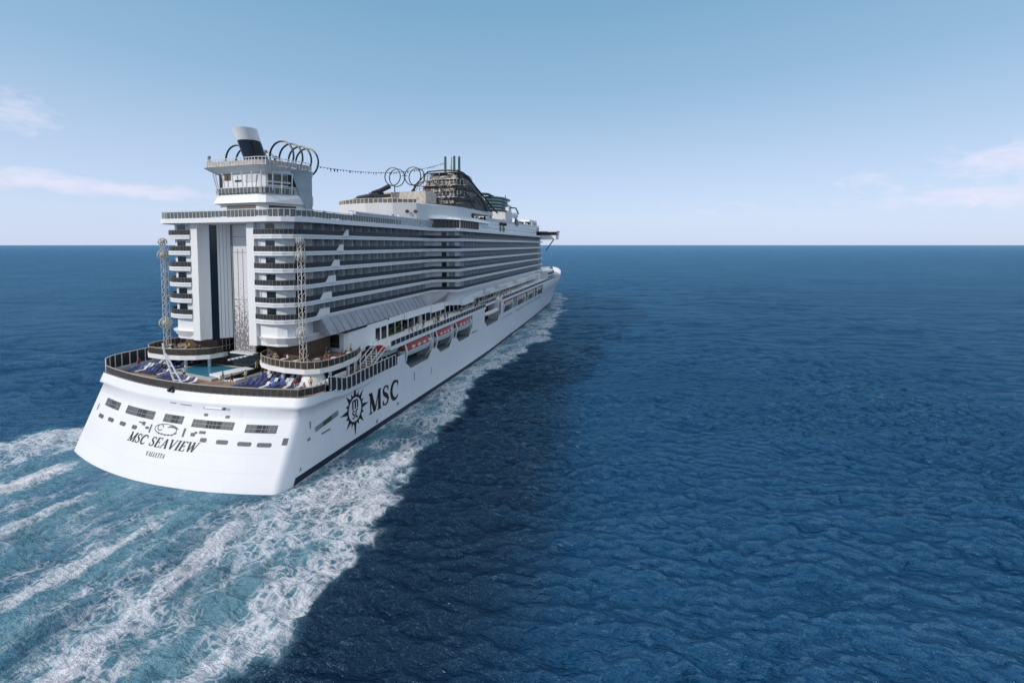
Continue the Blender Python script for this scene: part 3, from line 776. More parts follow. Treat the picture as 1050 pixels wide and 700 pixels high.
cab_stuff, div_stuff = MB(), MB()
n_cab = n_div = 0
bal = {}
for k, z in enumerate(SLAB[:6]):
    zt = (SLAB[k - 1] if k else ROOF) - .42
    for sgn in (1, -1):
        P = SIDE if sgn > 0 else mir(SIDE)
        W = WALL_T + WALL_S
        W = W if sgn > 0 else mir(W)
        s_ = MB(); poly = P + [(sgn * 13, 157), (sgn * 6.7, 157)]
        s_.prism(poly[::sgn], z - .10, z + .02)
        s_.strip(P if sgn > 0 else P, z - .36, z + .30, .14 * sgn)
        bo = s_.build('balcony_deck', 'house_white', ship)
        g = MB(); ip = offset(SIDE, -.10); ip = ip if sgn > 0 else mir(ip)
        g.strip(ip, z + .28, z + 1.05, .05 * sgn); g.build('glass_balustrade', 'rail_glass', bo)
        r_ = MB(); r_.tube([(x, y, z + 1.10) for x, y in ip[:8]], .05, 4)
        for (x, y) in resample(ip[:7], .62): r_.box(x - .035, x + .035, y - .035, y + .035, z + .3, z + 1.1)
        r_.build('hand_rail', 'rail_bronze', bo)
    # tower window and doors, aft faces
    for sgn in (1, -1):
        w_ = MB(); w_.box(min(sgn * 8.5, sgn * 10.3), max(sgn * 8.5, sgn * 10.3), 9.77, 9.95, z + .75, z + 1.95)
        wo = w_.build('aft_cabin_window', 'dark_glass', ship)
        w_ = MB(); w_.box(min(sgn * 7.15, sgn * 7.4), max(sgn * 7.15, sgn * 7.4), 9.78, 9.95, z + .3, z + 1.95); w_.build('frame', 'offwhite', wo)
        w_ = MB(); w_.prism([(sgn * 12.38, 11.5), (sgn * 12.46, 11.55), (sgn * 12.58, 13.2), (sgn * 12.4, 13.2)][::sgn], z + .2, z + 2.0); w_.build('corner_door', 'dark_glass', ship)
    # side cabins: glass bay + divider each
    for sgn in (1, -1):
        y = 14.0
        while y < 152:
            if 54.6 < y < 62.0: y += 2.6; continue
            xs = lambda yy: float(np.interp(yy, [p[1] for p in [WALL_T[-1]] + WALL_S[:3] + WALL_S[6:10]], [p[0] for p in [WALL_T[-1]] + WALL_S[:3] + WALL_S[6:10]]))
            xw0, xw1 = xs(y + .12), xs(y + 2.35)
            if 52 < y < 62: xw0 = xw1 = 11.0
            so_ = lambda yy: side_x(yy) - .25
            vs = [(sgn * (xw0 + .04), y + .12, z + .1), (sgn * (xw1 + .04), y + 2.35, z + .1), (sgn * (xw1 + .04), y + 2.35, zt + .02), (sgn * (xw0 + .04), y + .12, zt + .02)]
            vs += [(sgn * (abs(v[0]) - .12), v[1], v[2]) for v in vs]
            fs = [(0, 1, 2, 3), (4, 7, 6, 5), (0, 4, 5, 1), (3, 2, 6, 7)]
            if sgn > 0 and n_cab < 98:
                c_ = MB(); c_.add(vs, fs); co = c_.build('cabin_window', 'cabin_glass', ship); n_cab += 1
            else: cab_stuff.add(vs, fs)
            yd = y - .02
            tgt = MB() if (sgn > 0 and n_div < 98) else div_stuff
            xi, xo = xs(yd) - .1, so_(yd) - .25
            tgt.box(min(sgn * xi, sgn * xo), max(sgn * xi, sgn * xo), yd - .05, yd + .05, z + .05, zt + .25)
            if tgt is not div_stuff: tgt.build('balcony_divider', 'offwhite', ship); n_div += 1
            y += 2.6
cab_stuff.build('cabin_window', 'cabin_glass', ship)['kind'] = 'stuff'
div_stuff.build('balcony_divider', 'offwhite', ship)['kind'] = 'stuff'
# step face cabins (where the block widens, facing aft)
for k, z in enumerate(SLAB[:6]):
    for sgn in (1, -1):
        for t0, t1, m in ((.12, .42, 'dark_glass'), (.55, .92, 'cabin_glass')):
            a, b = Vector((sgn * 13.2, 58.6)), Vector((sgn * 16.9, 60.6)); d = b - a
            n_ = Vector((d.y * sgn, -abs(d.x))).normalized() * .04
            p, q = a + d * t0 + n_, a + d * t1 + n_
            w_ = MB(); w_.add([(*p, z + .15), (*q, z + .15), (*q, z + 2.05), (*p, z + 2.05)], [(0, 1, 2, 3)]); w_.build('aft_bay_window', m, ship)
# slanted white panels that climb the aft balconies, starboard and port
for sgn in (1, -1):
    for (y, z, w) in [(21.4, 33.0, 1.1), (19.7, 30.4, 1.3), (18.2, 27.8, 1.7), (16.8, 25.2, 2.0), (15.4, 22.55, 2.3), (14.5, 19.95, 2.6)]:
        p_ = MB(); x = side_x(y) + .06
        p_.add([(sgn * X, Y, Z) for X in (x, x - .15) for Y, Z in ((y - .5, z + .2), (y + w, z + .2), (y + w, z + 1.35), (y + .5, z + 1.35))], [(0, 1, 2, 3), (4, 7, 6, 5), (0, 4, 5, 1), (1, 5, 6, 2), (2, 6, 7, 3), (3, 7, 4, 0)])
        p_.build('slanted_panel', 'house_white', ship)
# vertical lattice posts with round lamps at the tower corners
for sgn in (1, -1):
    l_ = MB(); cx, cy_ = sgn * 14.55, 10.5
    for (dx, dy) in ((-.35, -.35), (.35, -.35), (.35, .35), (-.35, .35)): l_.tube([(cx + dx, cy_ + dy, 13.3), (cx + dx, cy_ + dy, 31.6)], .045, 4)
    for i in range(26):
        z = 13.4 + i * .7
        s2 = 1 if i % 2 else -1
        l_.tube([(cx - .35 * s2, cy_ - .35, z), (cx + .35 * s2, cy_ - .35, z + .7)], .045, 4)
        l_.tube([(cx + .35, cy_ - .35 * s2, z), (cx + .35, cy_ + .35 * s2, z + .7)], .045, 4)
    lo = l_.build('lattice_post', 'rail_ivory', ship)
    for z, r in ((32.2, .62), (30.0, .85), (18.3, .95)):
        q_ = MB(); q_.ball((cx, cy_ - .2, z), r * .55)
        for t in (0, 30, 60, 90, 120, 150): q_.tube([(cx + r * math.cos(R(a)) * math.cos(R(t)), cy_ - .2 + r * math.cos(R(a)) * math.sin(R(t)), z + r * math.sin(R(a))) for a in range(0, 360, 24)], .05, 4, closed=True)
        q_.build('round_lamp', 'rail_ivory', lo, smooth=True)
# roof deck
ROOFO = [(2.0, 8.2), (10.6, 8.1), (12.6, 8.8), (14.0, 10.0), (14.8, 11.7), (14.9, 13.2), (14.6, 20), (14.0, 36), (13.2, 52), (13.1, 56.0), (14.2, 57.0), (18.6, 59.0), (19.0, 60.6), (18.3, 84), (17.3, 120), (16.4, 152), (15.6, 157)]
rf = MB()
rp = ROOFO + mir(ROOFO)[::-1]
rf.prism(rp, ROOF - .38, ROOF + .38)
ro = rf.build('roof_deck', 'house_white', ship)
ri = [(x - .4 * (1 if x > 0 else -1), y + (.4 if y < 9 else 0)) for x, y in rp]
rf = MB(); rf.prism(ri, ROOF + .36, ROOF + .42); rf.build('roof_floor', 'deck_grey', ro)
rpath = (mir(ROOFO[:10])[::-1] + ROOFO[:10])
railing([(x * .985, y + .12) for x, y in rpath], ROOF + .38, 1.15, ro, .8, pm='rail_white', glass='rail_tint', gt=1.0, postw=.06)

# ================================================================ FUNNEL HOUSE
fh = empty('funnel_house'); fh.parent = ship
AFT = [(-5.0, 13.4), (-3.8, 13.0), (3.8, 13.0), (5.0, 13.4), (8.3, 19.9), (4.6, 23.6), (-4.6, 23.6), (-8.3, 19.9)]
def grow(P, d, cy=19): return [(x + d * (1 if x > 0 else -1), y - (d if y < cy else -d)) for x, y in P]
b_ = MB(); b_.prism(AFT, ROOF + .3, 44.2); b_.build('house_wall', 'house_white', fh)
for (z0, z1, d0, d1) in ((38.55, 40.1, .75, .15), (43.5, 44.45, .35, 1.55)):
    b_ = MB()
    gr = lambda d: [(x + d * (1 if x > 0 else -1), y - d) if y < 15 else ((x + .25 * (1 if x > 0 else -1), y) if y < 21 else (x, y)) for x, y in AFT]
    b_.prism(gr(d0), z0, z1, top=gr(d1)); b_.build('deck_band', 'house_white', fh)
def seg_face(p, q, z0, z1, m, name, off=.05, parent=None):
    d = Vector((q[0] - p[0], q[1] - p[1])); n_ = Vector((d.y, -d.x)).normalized() * off
    s_ = MB(); A = [(p[0] + n_.x, p[1] + n_.y), (q[0] + n_.x, q[1] + n_.y)]; B = [(p[0] - n_.x, p[1] - n_.y), (q[0] - n_.x, q[1] - n_.y)]
    s_.prism([A[0], A[1], B[1], B[0]], z0, z1); return s_.build(name, m, parent or fh)
def lerp2(a, b, t): return (a[0] + (b[0] - a[0]) * t, a[1] + (b[1] - a[1]) * t)
seg_face((-3.7, 13.0), (3.4, 13.0), 40.25, 40.95, 'bronze_panel', 'window_band')
seg_face((-3.4, 13.0), (-2.0, 13.0), 42.4, 43.4, 'wood_dark', 'house_window')
seg_face((-1.1, 13.0), (.6, 13.0), 42.1, 42.4, 'black_steel', 'house_window')
seg_face((1.2, 13.0), (3.6, 13.0), 42.0, 43.3, 'offwhite', 'house_window')
seg_face((-3.0, 13.0), (3.2, 13.0), 36.2, 38.2, 'bronze_panel', 'house_window')
for m_ in (1, -1):
    p, q = (5.0, 13.4), (8.3, 20.0)
    pts = lambda t0, t1: ((lerp2(p, q, t0), lerp2(p, q, t1)) if m_ > 0 else ((-lerp2(p, q, t1)[0], lerp2(p, q, t1)[1]), (-lerp2(p, q, t0)[0], lerp2(p, q, t0)[1])))
    seg_face(*pts(.05, .62), 36.1, 38.2, 'dark_glass', 'side_window')
    seg_face(*pts(.0, .6), 40.25, 41.3, 'dark_glass', 'side_window')
    seg_face(*pts(.05, .45), 41.6, 43.3, 'bronze_panel', 'side_window')
    seg_face(*pts(.46, .66), 41.5, 43.4, 'dark_void', 'side_window')
    # blue-grey screen that sweeps down the side
    sw = MB(); a0 = lerp2(p, q, .62); X = lambda t, o: (lerp2(p, q, t)[0] + .9 * o, lerp2(p, q, t)[1] - .45 * o)
    V = [(*X(.50, .5), 44.3), (*X(.97, .5), 44.3), (*X(.97, .5), 36.2), (*X(.93, .5), 36.3), (*X(.68, .5), 40.2)]
    W_ = [(v[0] - .2, v[1] + .1, v[2]) for v in V]
    sw.add([(m_ * v[0], v[1], v[2]) for v in V + W_], [(0, 1, 2, 3, 4), (9, 8, 7, 6, 5)] + [(i, (i + 1) % 5, 5 + (i + 1) % 5, 5 + i) for i in range(5)])
    sw.build('side_screen', 'mist_glass', fh)
TOPR = [(-7.0, 17.2), (-6.4, 12.2), (-4.8, 11.7), (4.8, 11.7), (6.4, 12.2), (8.0, 16.5), (8.6, 19.6)]
railing(TOPR, 44.4, 1.3, fh, .6, pm='rail_white', glass='net_beige', gt=.9, postw=.07)
railing([(-5.6, 14.2), (-5.3, 12.9), (-4.0, 12.5), (4.0, 12.5), (5.5, 12.9), (7.3, 17.2)], 40.1, 1.0, fh, .8, pm='rail_white', glass='rail_tint', postw=.07)
for x in (-4.6, -2.8, -.9, 1.0, 2.9, 4.7):
    st_ = MB(); st_.tube([(x, 12.75, 40.1), (x * 1.12, 12.3, 43.6)], .1, 5); st_.build('stanchion', 'house_white', fh)
for m_ in (1, -1):
    for t in (.12, .32, .55):
        x, y = lerp2((5.4, 13.2), (8.5, 19.4), t); st_ = MB(); st_.tube([(m_ * x, y, 40.1), (m_ * (x + .5), y - .3, 43.6)], .1, 5); st_.build('stanchion', 'house_white', fh)
    st_ = MB(); st_.prism([(m_ * 5.3, 13.6), (m_ * 6.9, 16.6), (m_ * 6.5, 16.9), (m_ * 4.9, 13.9)][::m_], 41.9, 42.2); st_.build('side_gallery', 'offwhite', fh)
seg_face((-4.95, 13.36), (-3.85, 13.02), 41.2, 43.4, 'dark_void', 'corner_recess')
# funnel
fn = MB(); LEAN = (0, -.40)
fn.lathe((0, 16.9, 44.2), [(1.85, 0), (1.9, 4.9)], 28, 1.0, .85, lean=LEAN)
fo = fn.build('funnel', 'funnel_navy', fh, smooth=True)
fn = MB(); fn.lathe((0, 16.9 - .4 * 4.9, 49.1), [(1.91, 0), (1.97, 1.9), (1.8, 1.95), (1.8, 1.6)], 28, 1.0, .85, lean=LEAN); fn.build('funnel_top', 'house_white', fo, smooth=True)
fn = MB()
for k in range(3): fn.lathe((1.75 - k * .15, 16.0 + k * .8, 44.3), [(.22, 0), (.22, 4.6)], 10, lean=LEAN)
fn.build('exhaust_pipe', 'black_steel', fo, smooth=True)
# big hoops
def hoop(c, r, tube, gap=0, name='hoop', parent=fh, rx=None):
    h = MB(); n = 40
    pts = [(c[0] + (rx or r) * math.sin(R(gap) + (2 * math.pi - 2 * R(gap)) * i / n - math.pi) , c[1], c[2] + r * math.cos(R(gap) + (2 * math.pi - 2 * R(gap)) * i / n - math.pi)) for i in range(n + (1 if gap else 0))]
    h.tube(pts, tube, 7, closed=not gap); return h.build(name, 'black_steel', parent, smooth=True)
for y, c in ((17, 4.75), (19, 4.75), (21.2, 4.6), (23, 4.5)): hoop((c, y, 46.75), 2.55, .16, 22)
for y in (17, 19, 21.2, 23): hoop((-5.3, y, 46.75), 2.55, .16, 22)
q = random.Random(11)
for k in range(40):
    y = q.uniform(13.5, 19.5); x = q.uniform(2.5, 4.2 + (y - 13) * .5) * (1 if k % 3 else -1); cl = MB(); h = q.uniform(.4, 1.5)
    cl.box(x, x + q.uniform(.2, .6), y, y + q.uniform(.2, .8), 44.42, 44.42 + h)
    cl.build('roof_machinery', q.choice(['offwhite', 'offwhite', 'grey_steel', 'slide_green']), fh)
an = MB()
for (x, y, h) in ((-7.2, 13.4, 2.2), (-6.6, 12.9, 1.6), (4.5, 14, 2.6), (5.4, 15.2, 1.8)):
    an.tube([(x, y, 44.4), (x, y, 44.4 + h)], .06, 4); an.ball((x, y, 44.4 + h), .28, seg=8, rings=5)
an.build('antenna', 'grey_steel', fh)

# ================================================================ POOL DECKS AMIDSHIPS
q = random.Random(21)
for sgn in (1, -1):
    ws = MB()
    P = [(sgn * 14.2, 24), (sgn * 13.6, 40), (sgn * 13.0, 55)]
    ws.strip(P, 36.0, 37.6, .06 * sgn)
    wo = ws.build('deck_windscreen', 'mist_glass', ship)
    wp = MB()
    for (x, y) in resample([(sgn * 14.2, 22), (sgn * 13.6, 40), (sgn * 13.0, 55)], 1.3): wp.box(x - .05, x + .05, y - .05, y + .05, 35.9, 37.7)
    wp.tube([(sgn * 14.2, 22, 37.7), (sgn * 13.6, 40, 37.7), (sgn * 13.0, 55, 37.7)], .06, 4)
    wp.build('post_row', 'rail_white', wo)
# curved aft wall of the upper pool area
CW = [(-11, 54.0), (-9.5, 50.2), (-6.5, 48.2), (0, 47.2), (6.5, 48.2), (11.2, 50.6), (12.2, 56), (16.0, 62), (16.5, 70), (-16.5, 70), (-16, 62), (-12.2, 56)]
uw = MB(); uw.prism(CW, ROOF + .3, 41.6, top=[(x * 1.06, y - (1.2 if y < 53 else 0)) for x, y in CW]); uo = uw.build('upper_pool_wall', 'house_white', ship)
for t in (39.0, 40.3):
    sw = MB(); sw.strip([(x * 1.015, y - .25 - .18 * (t - 38)) for x, y in CW[:7]], t, t + .12, .06); sw.build('trim_line', 'grey_steel', uo)
for x in (9.9, 11.6):
    w_ = MB(); yc = 49.05 + (x - 9.9) * .55
    w_.add([(x + .42 * math.cos(a), yc - .5 + .2 * math.cos(a), 39.6 + .42 * math.sin(a)) for a in [2 * math.pi * k / 14 for k in range(14)]], [tuple(range(14))]); w_.build('porthole', 'red_screen', uo)
railing([(x * 1.05, y - 1.0) for x, y in CW[:6]], 41.6, 1.1, uo, 1.2, pm='rail_white', glass='bronze_panel', gt=.9)
def clutter(name, n_, xr, yr, zb, hr, mats, parent, wr=(.3, 1.0), lr=(.3, .9)):
    for k in range(n_):
        x, y = q.uniform(*xr), q.uniform(*yr); cl = MB(); wx, ly, h = q.uniform(*wr), q.uniform(*lr), q.uniform(*hr)
        cl.box(x, x + wx, y, y + ly, zb, zb + h)
        if h > .8: cl.box(x + wx * .2, x + wx * .8, y + ly * .2, y + ly * .8, zb + h + .002, zb + h * 1.3)
        cl.build(name, q.choice(mats), parent)
clutter('deck_bar_unit', 45, (-9, 12), (36, 47), 35.97, (.4, 2.0), ['offwhite', 'bronze_panel', 'grey_steel'], ship, (.3, 1.2))
clutter('deck_locker', 50, (9, 13.2), (9.5, 50), 35.97, (.4, 1.3), ['bronze_panel', 'black_steel', 'offwhite', 'deck_blue'], ship, (.2, .5))
# forward house with lounge windows and visor
fw = MB()
FWP = [(17.2, 62), (17.0, 84), (16.2, 118), (15.3, 150), (10, 156), (-10, 156), (-15.3, 150), (-16.2, 118), (-17.0, 84), (-17.2, 62)]
fw.prism(FWP, ROOF + .3, lambda x, y: 38.9 + .006 * (y - 62)); fo_ = fw.build('forward_house', 'house_white', ship)
for sgn in (1, -1):
    lg = MB()
    P = [(13.0, 56.3), (14.6, 57.6), (16.4, 60), (17.25, 63), (17.1, 76)]
    P = P if sgn > 0 else mir(P)
    lg.strip(P, 36.0, 38.1, .2 * sgn)
    lo = lg.build('lounge_window', 'dark_glass', fo_)
    lg = MB()
    P = [(13.02, 56.25), (14.65, 57.5), (16.5, 59.9), (17.32, 63), (17.18, 76)]
    for (x, y) in resample(P, 1.2): lg.box(sgn * x - .08, sgn * x + .08, y - .08, y + .08, 36, 38.1)
    lg.build('mullion', 'bronze_panel', lo)
for sgn in (1, -1):
    vs_ = MB()
    P = [(11.5, 54.3), (13.6, 54.8), (16.0, 57.4), (17.9, 61.5), (18.1, 70), (17.6, 84), (10, 84), (10, 60)]
    P = P if sgn > 0 else mir(P)
    Q = [(x * .9, y + 1.2) for x, y in P]
    vs_.prism(P[::sgn], 38.15, 39.3, top=Q[::sgn]); vs_.build('visor_roof', 'house_white', fo_)
hb = MB()
for y in (96, 99.5):
    hb.add([(16.75 + .02, y + 1.1 * math.cos(a), 37.0 + .9 * math.sin(a)) for a in [2 * math.pi * k / 14 for k in range(14)]], [tuple(range(14))])
    hb.lathe((16.9, y, 38.2), [(.9, 0), (1.0, .6), (.7, 1.0)], 12)
hb.build('speaker_pod', 'black_steel', fo_)
for (z, d, y0) in ((36.9, .25, 78), (38.1, .2, 90)):
    t_ = MB()
    for sgn in (1, -1): t_.strip([(sgn * (17.05 - (y - 78) * .024 + d - .1), y) for y in (y0, 110, 148)], z, z + .1, .1)
    t_.build('trim_line', 'grey_steel', fo_)
clutter('deck_unit', 80, (6, 16.0), (84, 146), 39.0, (.5, 2.2), ['offwhite', 'offwhite', 'grey_steel', 'slide_green', 'black_steel'], fo_, (.3, 1.0), (.5, 2.2))
rr_ = MB()
for sgn in (1, -1):
    rr_.strip([(sgn * 16.9, 84), (sgn * 16.1, 118), (sgn * 15.2, 150)], 39.0, 40.1, .06 * sgn)
rr_.build('deck_windscreen', 'mist_glass', fo_)

def mottle():
    m = mat('net_mottle', (.3, .3, .3), .6); nt = m.node_tree
    tc = nt.nodes.new('ShaderNodeTexCoord'); nz = nt.nodes.new('ShaderNodeTexNoise'); nz.inputs['Scale'].default_value = .9; nz.inputs['Detail'].default_value = 6; nz.inputs['Roughness'].default_value = .75
    r = nt.nodes.new('ShaderNodeValToRGB'); e = r.color_ramp.elements
    e[0].position = .40; e[0].color = (.015, .015, .018, 1); e[1].position = .62; e[1].color = (.46, .42, .38, 1); e.new(.5).color = (.13, .115, .10, 1)
    nt.links.new(tc.outputs['Object'], nz.inputs['Vector']); nt.links.new(nz.outputs[0], r.inputs[0]); nt.links.new(r.outputs[0], nt.nodes['Principled BSDF'].inputs['Base Color'])
mottle()
def course():
    q = random.Random(77)
    class P1:
        def __init__(s, m): s.m = m
        def tube(s, *a): b_ = MB(); b_.tube(*a); b_.build('climbing_bar', s.m, ap)
    c_ = P1('black_steel'); w_ = P1('offwhite')
    for k in range(66):
        t = q.random(); z = 42.4 + 11 * t ** 1.2; xl, xr = -6 + 4.8 * (z - 42.4) / 11.6, 9.6 - .8 * (z - 42.4) / 11.6
        x = q.uniform(xl, xr); y = 73.6 + 5.5 * (z - 42.4) / 11.6 - q.uniform(0, .8)
        tgt = c_ if q.random() < .6 else w_
        if q.random() < .5: tgt.tube([(x, y, z), (min(xr, x + q.uniform(.6, 3)), y - .1, z + q.uniform(-.3, .3))], q.uniform(.05, .13), 4)
        else: tgt.tube([(x, y, z), (x + q.uniform(-.5, .5), y + .3, min(53.8, z + q.uniform(.6, 2.4)))], q.uniform(.05, .12), 4)
    for k in range(32):
        z = 42.6 + 10 * q.random(); f_ = (z - 42.4) / 11.6; y = q.uniform(75, 95 - 8 * f_); x = 13.9 - 4.6 * f_ + .15
        (c_ if q.random() < .7 else w_).tube([(x, y, z), (x - .1 * q.random(), min(95 - 7 * f_, y + q.uniform(.8, 3)), z + q.uniform(-.6, .6))], q.uniform(.05, .1), 4)
# ---- adventure park: black arches, net faces, slides, hoops
ap = empty('adventure_park'); ap.parent = ship
base = MB(); base.prism([(-9.5, 57), (9.5, 57), (14, 70), (14, 96), (-12, 96), (-12, 70)], 41.3, 42.3); base.build('platform', 'offwhite', ap)
bk = MB(); bk.box(-8.5, 8.5, 60, 66, 42.2, 45.8); bk.build('ride_wall', 'net_beige', ap)
bk = MB()
bk.prism([(-5.2, 75.5), (9.0, 75.5), (12.8, 80.5), (12.3, 94), (-5.2, 94)], 42.2, 53.2, top=[(-0.6, 80.2), (8.2, 80.2), (8.7, 81.6), (8.0, 87), (-0.4, 87)]); bk.build('climbing_core', 'net_mottle', ap)
def ring_at(z, g=0.0):
    f_ = (z - 42.2) / 11.8
    A = [(-6, 74), (9.5, 74), (13.5, 80), (13.0, 95), (-6, 95)]; B = [(-1.2, 79.5), (8.6, 79.5), (9.2, 81), (8.5, 88), (-1, 88)]
    return [(a[0] + (b[0] - a[0]) * f_ + g * (1 if a[0] > 0 else -1), a[1] + (b[1] - a[1]) * f_ + g * (1 if a[1] > 85 else -1)) for a, b in zip(A, B)]
for k, z in enumerate((43.9, 45.8, 47.6, 49.6, 51.6, 53.7)):
    b_ = MB(); b_.prism(ring_at(z, .1), z, z + .22); lv = b_.build('climbing_level', ('net_beige', 'offwhite', 'bronze_panel')[k % 3], ap)
    if z < 53:
        p_ = MB(); P_ = ring_at(z); P_ = P_[:4]
        for (x, y) in resample(P_, 1.25): p_.tube([(x, y, z + .2), (x, y, z + 1.9)], .07, 4)
        p_.tube([(x, y, z + 1.1) for x, y in P_], .06, 4); p_.build('post_row', 'rail_ivory' if k % 2 else 'black_steel', lv)
course()
nt_ = MB()
V0 = [(9.6, 74.0, 42.4), (13.8, 80, 42.4), (14.4, 95, 42.4), (9.3, 81, 54.0), (8.9, 88, 53.8)]
nt_.add(V0, [(0, 1, 3), (1, 2, 4, 3)]); nt_.add([(v[0] - .1, v[1] + .05, v[2]) for v in V0], [(0, 1, 3), (1, 2, 4, 3)]); nt_.build('rope_net', 'net_grey', ap)
ar = MB()
def arch(p0, p1, h, r=.22, n=16):
    a, b = Vector(p0), Vector(p1)
    ar.tube([a.lerp(b, i / n) + Vector((0, 0, h * math.sin(math.pi * i / n) ** .75)) for i in range(n + 1)], r, 6)
arch((-6.2, 73, 42.4), (9.6, 73, 42.4), 8.2); arch((-1.0, 72, 42.4), (6.6, 72, 42.4), 4.4, .3); arch((9.7, 74, 42.4), (14.2, 90, 42.4), 6.0)
ar.tube([(-7.5, 76, 42.4), (-4.5, 78, 50.5), (-1.2, 79.3, 54.3), (4, 79.3, 54.5), (8.8, 79.3, 54.2), (9.6, 82, 53.8), (12.2, 88, 49), (15.0, 96, 43), (15.4, 97, 42.4)], .26, 6)
ar.tube([(8.8, 79.3, 54.2), (10.9, 79.5, 49), (14.2, 80, 42.4)], .2, 6); ar.tube([(14.2, 80, 42.4), (12.2, 88, 49)], .16, 6); ar.tube([(-8.6, 60, 45.9), (-8.6, 59.8, 42.3)], .25, 6)
ar.tube([(-8.6, 59.8, 42.4), (9.8, 59.8, 42.4), (14, 70, 42.4)], .14, 6)
for x in (-3, 1, 5): ar.tube([(x, 72.6, 42.4), (x + .3, 73.6, 49.5)], .14, 5)
ar.build('tube_arch', 'black_steel', ap, smooth=True)
for x, y in ((-3.3, 63), (-3.3, 65.2), (3.0, 63), (3.0, 65.2)): hoop((x, y, 50.5 - (x > 0) * .15), 2.45, .14, 0, parent=ap)
hs = MB(); hs.tube([(-3.3, 64, 48.0), (-3.3, 64, 45.8)], .14, 5); hs.tube([(3.0, 64, 48.0), (3.0, 64, 45.8)], .14, 5); hs.tube([(-1, 64, 50.7), (.7, 64, 50.7)], .1, 5); hs.build('hoop_support', 'black_steel', ap)
for x, y in ((4.6, 79.6), (6.0, 80.6), (7.6, 79.6), (8.7, 80.8)):
    m_ = MB(); m_.lathe((x, y, 54.0), [(.38, 0), (.38, 4.6), (.2, 4.7)], 10); m_.build('slide_mast', 'slide_green' if x != 6.0 else 'offwhite', ap, smooth=True)
sl = MB()
def coil(pts, r=.62): sl.tube(pts, r, 8)
coil([(-13.0, 57, 42.6), (-10.5, 52.5, 42.6), (-7.5, 51.6, 42.6), (-5, 52.6, 42.7), (-4.4, 55, 42.9)], .6)
coil([(-10.5, 58, 44.0), (-8.2, 54.5, 44.0), (-5.6, 54.2, 44.2), (-3.4, 55.6, 44.6), (-3.2, 58, 45.2)], .55)
coil([(-7.5, 59, 45.2), (-5.2, 56.8, 45.5), (-3, 57.2, 46.2), (-2.4, 59.4, 47.4)], .5)
coil([(-12.5, 56, 42.5), (-9.5, 53, 42.7), (-6.8, 52.2, 43.2), (-4.6, 54, 44.0), (-6.5, 56.6, 44.5), (-4.2, 57.6, 45.2), (-2.8, 56.6, 45.9), (-1.2, 58.4, 47.2)])
coil([(-11.5, 58, 42.9), (-7, 56.5, 43.6), (-3.0, 55, 44.2), (0, 57, 44.6)], .45)
sl.build('water_slide', 'black_steel', ap, smooth=True)
sl = MB()
for k in range(5):
    z = 43.2 + k * 1.05
    coil([(11.5 + .3 * (k % 2), 95, z + .2), (14.6, 98, z + .3), (15.4, 103, z + .5), (14.6 - .8 * (k % 2), 108 + k, z + .7), (12.0, 112, z + .8)], .5)
coil([(10.0, 92, 48.6), (12.8, 95, 48.6), (13.6, 98, 48.0)], .45)
sl.build('water_slide', 'slide_green', ap, smooth=True)
wp = MB(); wp.prism([(9, 108), (14.5, 108), (14.0, 118), (9, 118)], 39, 44.2); wp.build('slide_tower', 'offwhite', ap)
# ---- radar mast, domes
rm = empty('radar_mast'); rm.parent = ship
m_ = MB(); m_.prism([(-2.6, 118), (2.6, 118), (2.2, 123), (-2.2, 123)], 39, 49); m_.prism([(8.4, 122), (11.2, 122), (11.0, 126), (8.6, 126)], 39.2, 47.4); m_.build('mast_tower', 'offwhite', rm)
m_ = MB()
for (x, y, z, r) in ((9.8, 122.5, 48.2, 1.0), (12.0, 128, 43.6, 1.3), (8.0, 131, 42.8, 1.2), (10, 117, 46.6, .8)): m_.ball((x, y, z), r)
m_.build('satellite_dome', 'house_white', rm, smooth=True)
m_ = MB(); m_.tube([(11.2, 124, 46.5), (13.4, 124.5, 46.3), (14.2, 125.5, 44.0)], .28, 6); m_.tube([(9.8, 123, 48), (9.6, 122.5, 51.4)], .15, 5); m_.tube([(8.6, 123, 48), (8.3, 122.8, 50.3)], .1, 5); m_.build('crane_arm', 'black_steel', rm)

# ---- bridge and front of the superstructure
br = empty('bridge_block'); br.parent = ship
FR = [(15.6, 154.5), (15.2, 158), (13.5, 163), (9, 168), (-9, 168), (-13.5, 163), (-15.2, 158), (-15.6, 154.5)]
b_ = MB(); b_.prism(FR, 13.2, ROOF - .4); b_.build('front_wall', 'house_white', br)
for z in SLAB[:6]:
    s_ = MB(); s_.prism(grow(FR, .9, 150), z - .3, z + .3); s_.build('front_balcony', 'house_white', br)
    s_ = MB(); s_.prism(grow(FR, .12, 150), z + .5, z + 2.0); s_.build('front_glazing', 'dark_glass', br)
wg = MB(); wg.prism([(-22.4, 159), (22.4, 159), (22.8, 160), (22.8, 164), (15, 168), (-15, 168), (-22.8, 164), (-22.8, 160)], 34.2, 36.4); wo = wg.build('bridge_wing', 'house_white', br)
wg = MB(); wg.prism([(-22.6, 158.8), (22.6, 158.8), (23.0, 160), (23.0, 164.1), (15, 168.2), (-15, 168.2), (-23.0, 164.1), (-23.0, 160)], 36.3, 37.7); wg.build('bridge_window', 'dark_glass', wo)
wg = MB(); wg.prism([(-22.9, 158.5), (22.9, 158.5), (23.3, 160), (23.3, 164.4), (15, 168.6), (-15, 168.6), (-23.3, 164.4), (-23.3, 160)], 37.7, 38.15); wg.build('bridge_roof', 'offwhite', wo)
wg = MB(); wg.tube([(21.0, 161, 34.2), (17.0, 162, 29.0)], .3, 6); wg.tube([(-21.0, 161, 34.2), (-17.0, 162, 29.0)], .3, 6); wg.build('wing_strut', 'grey_steel', wo)
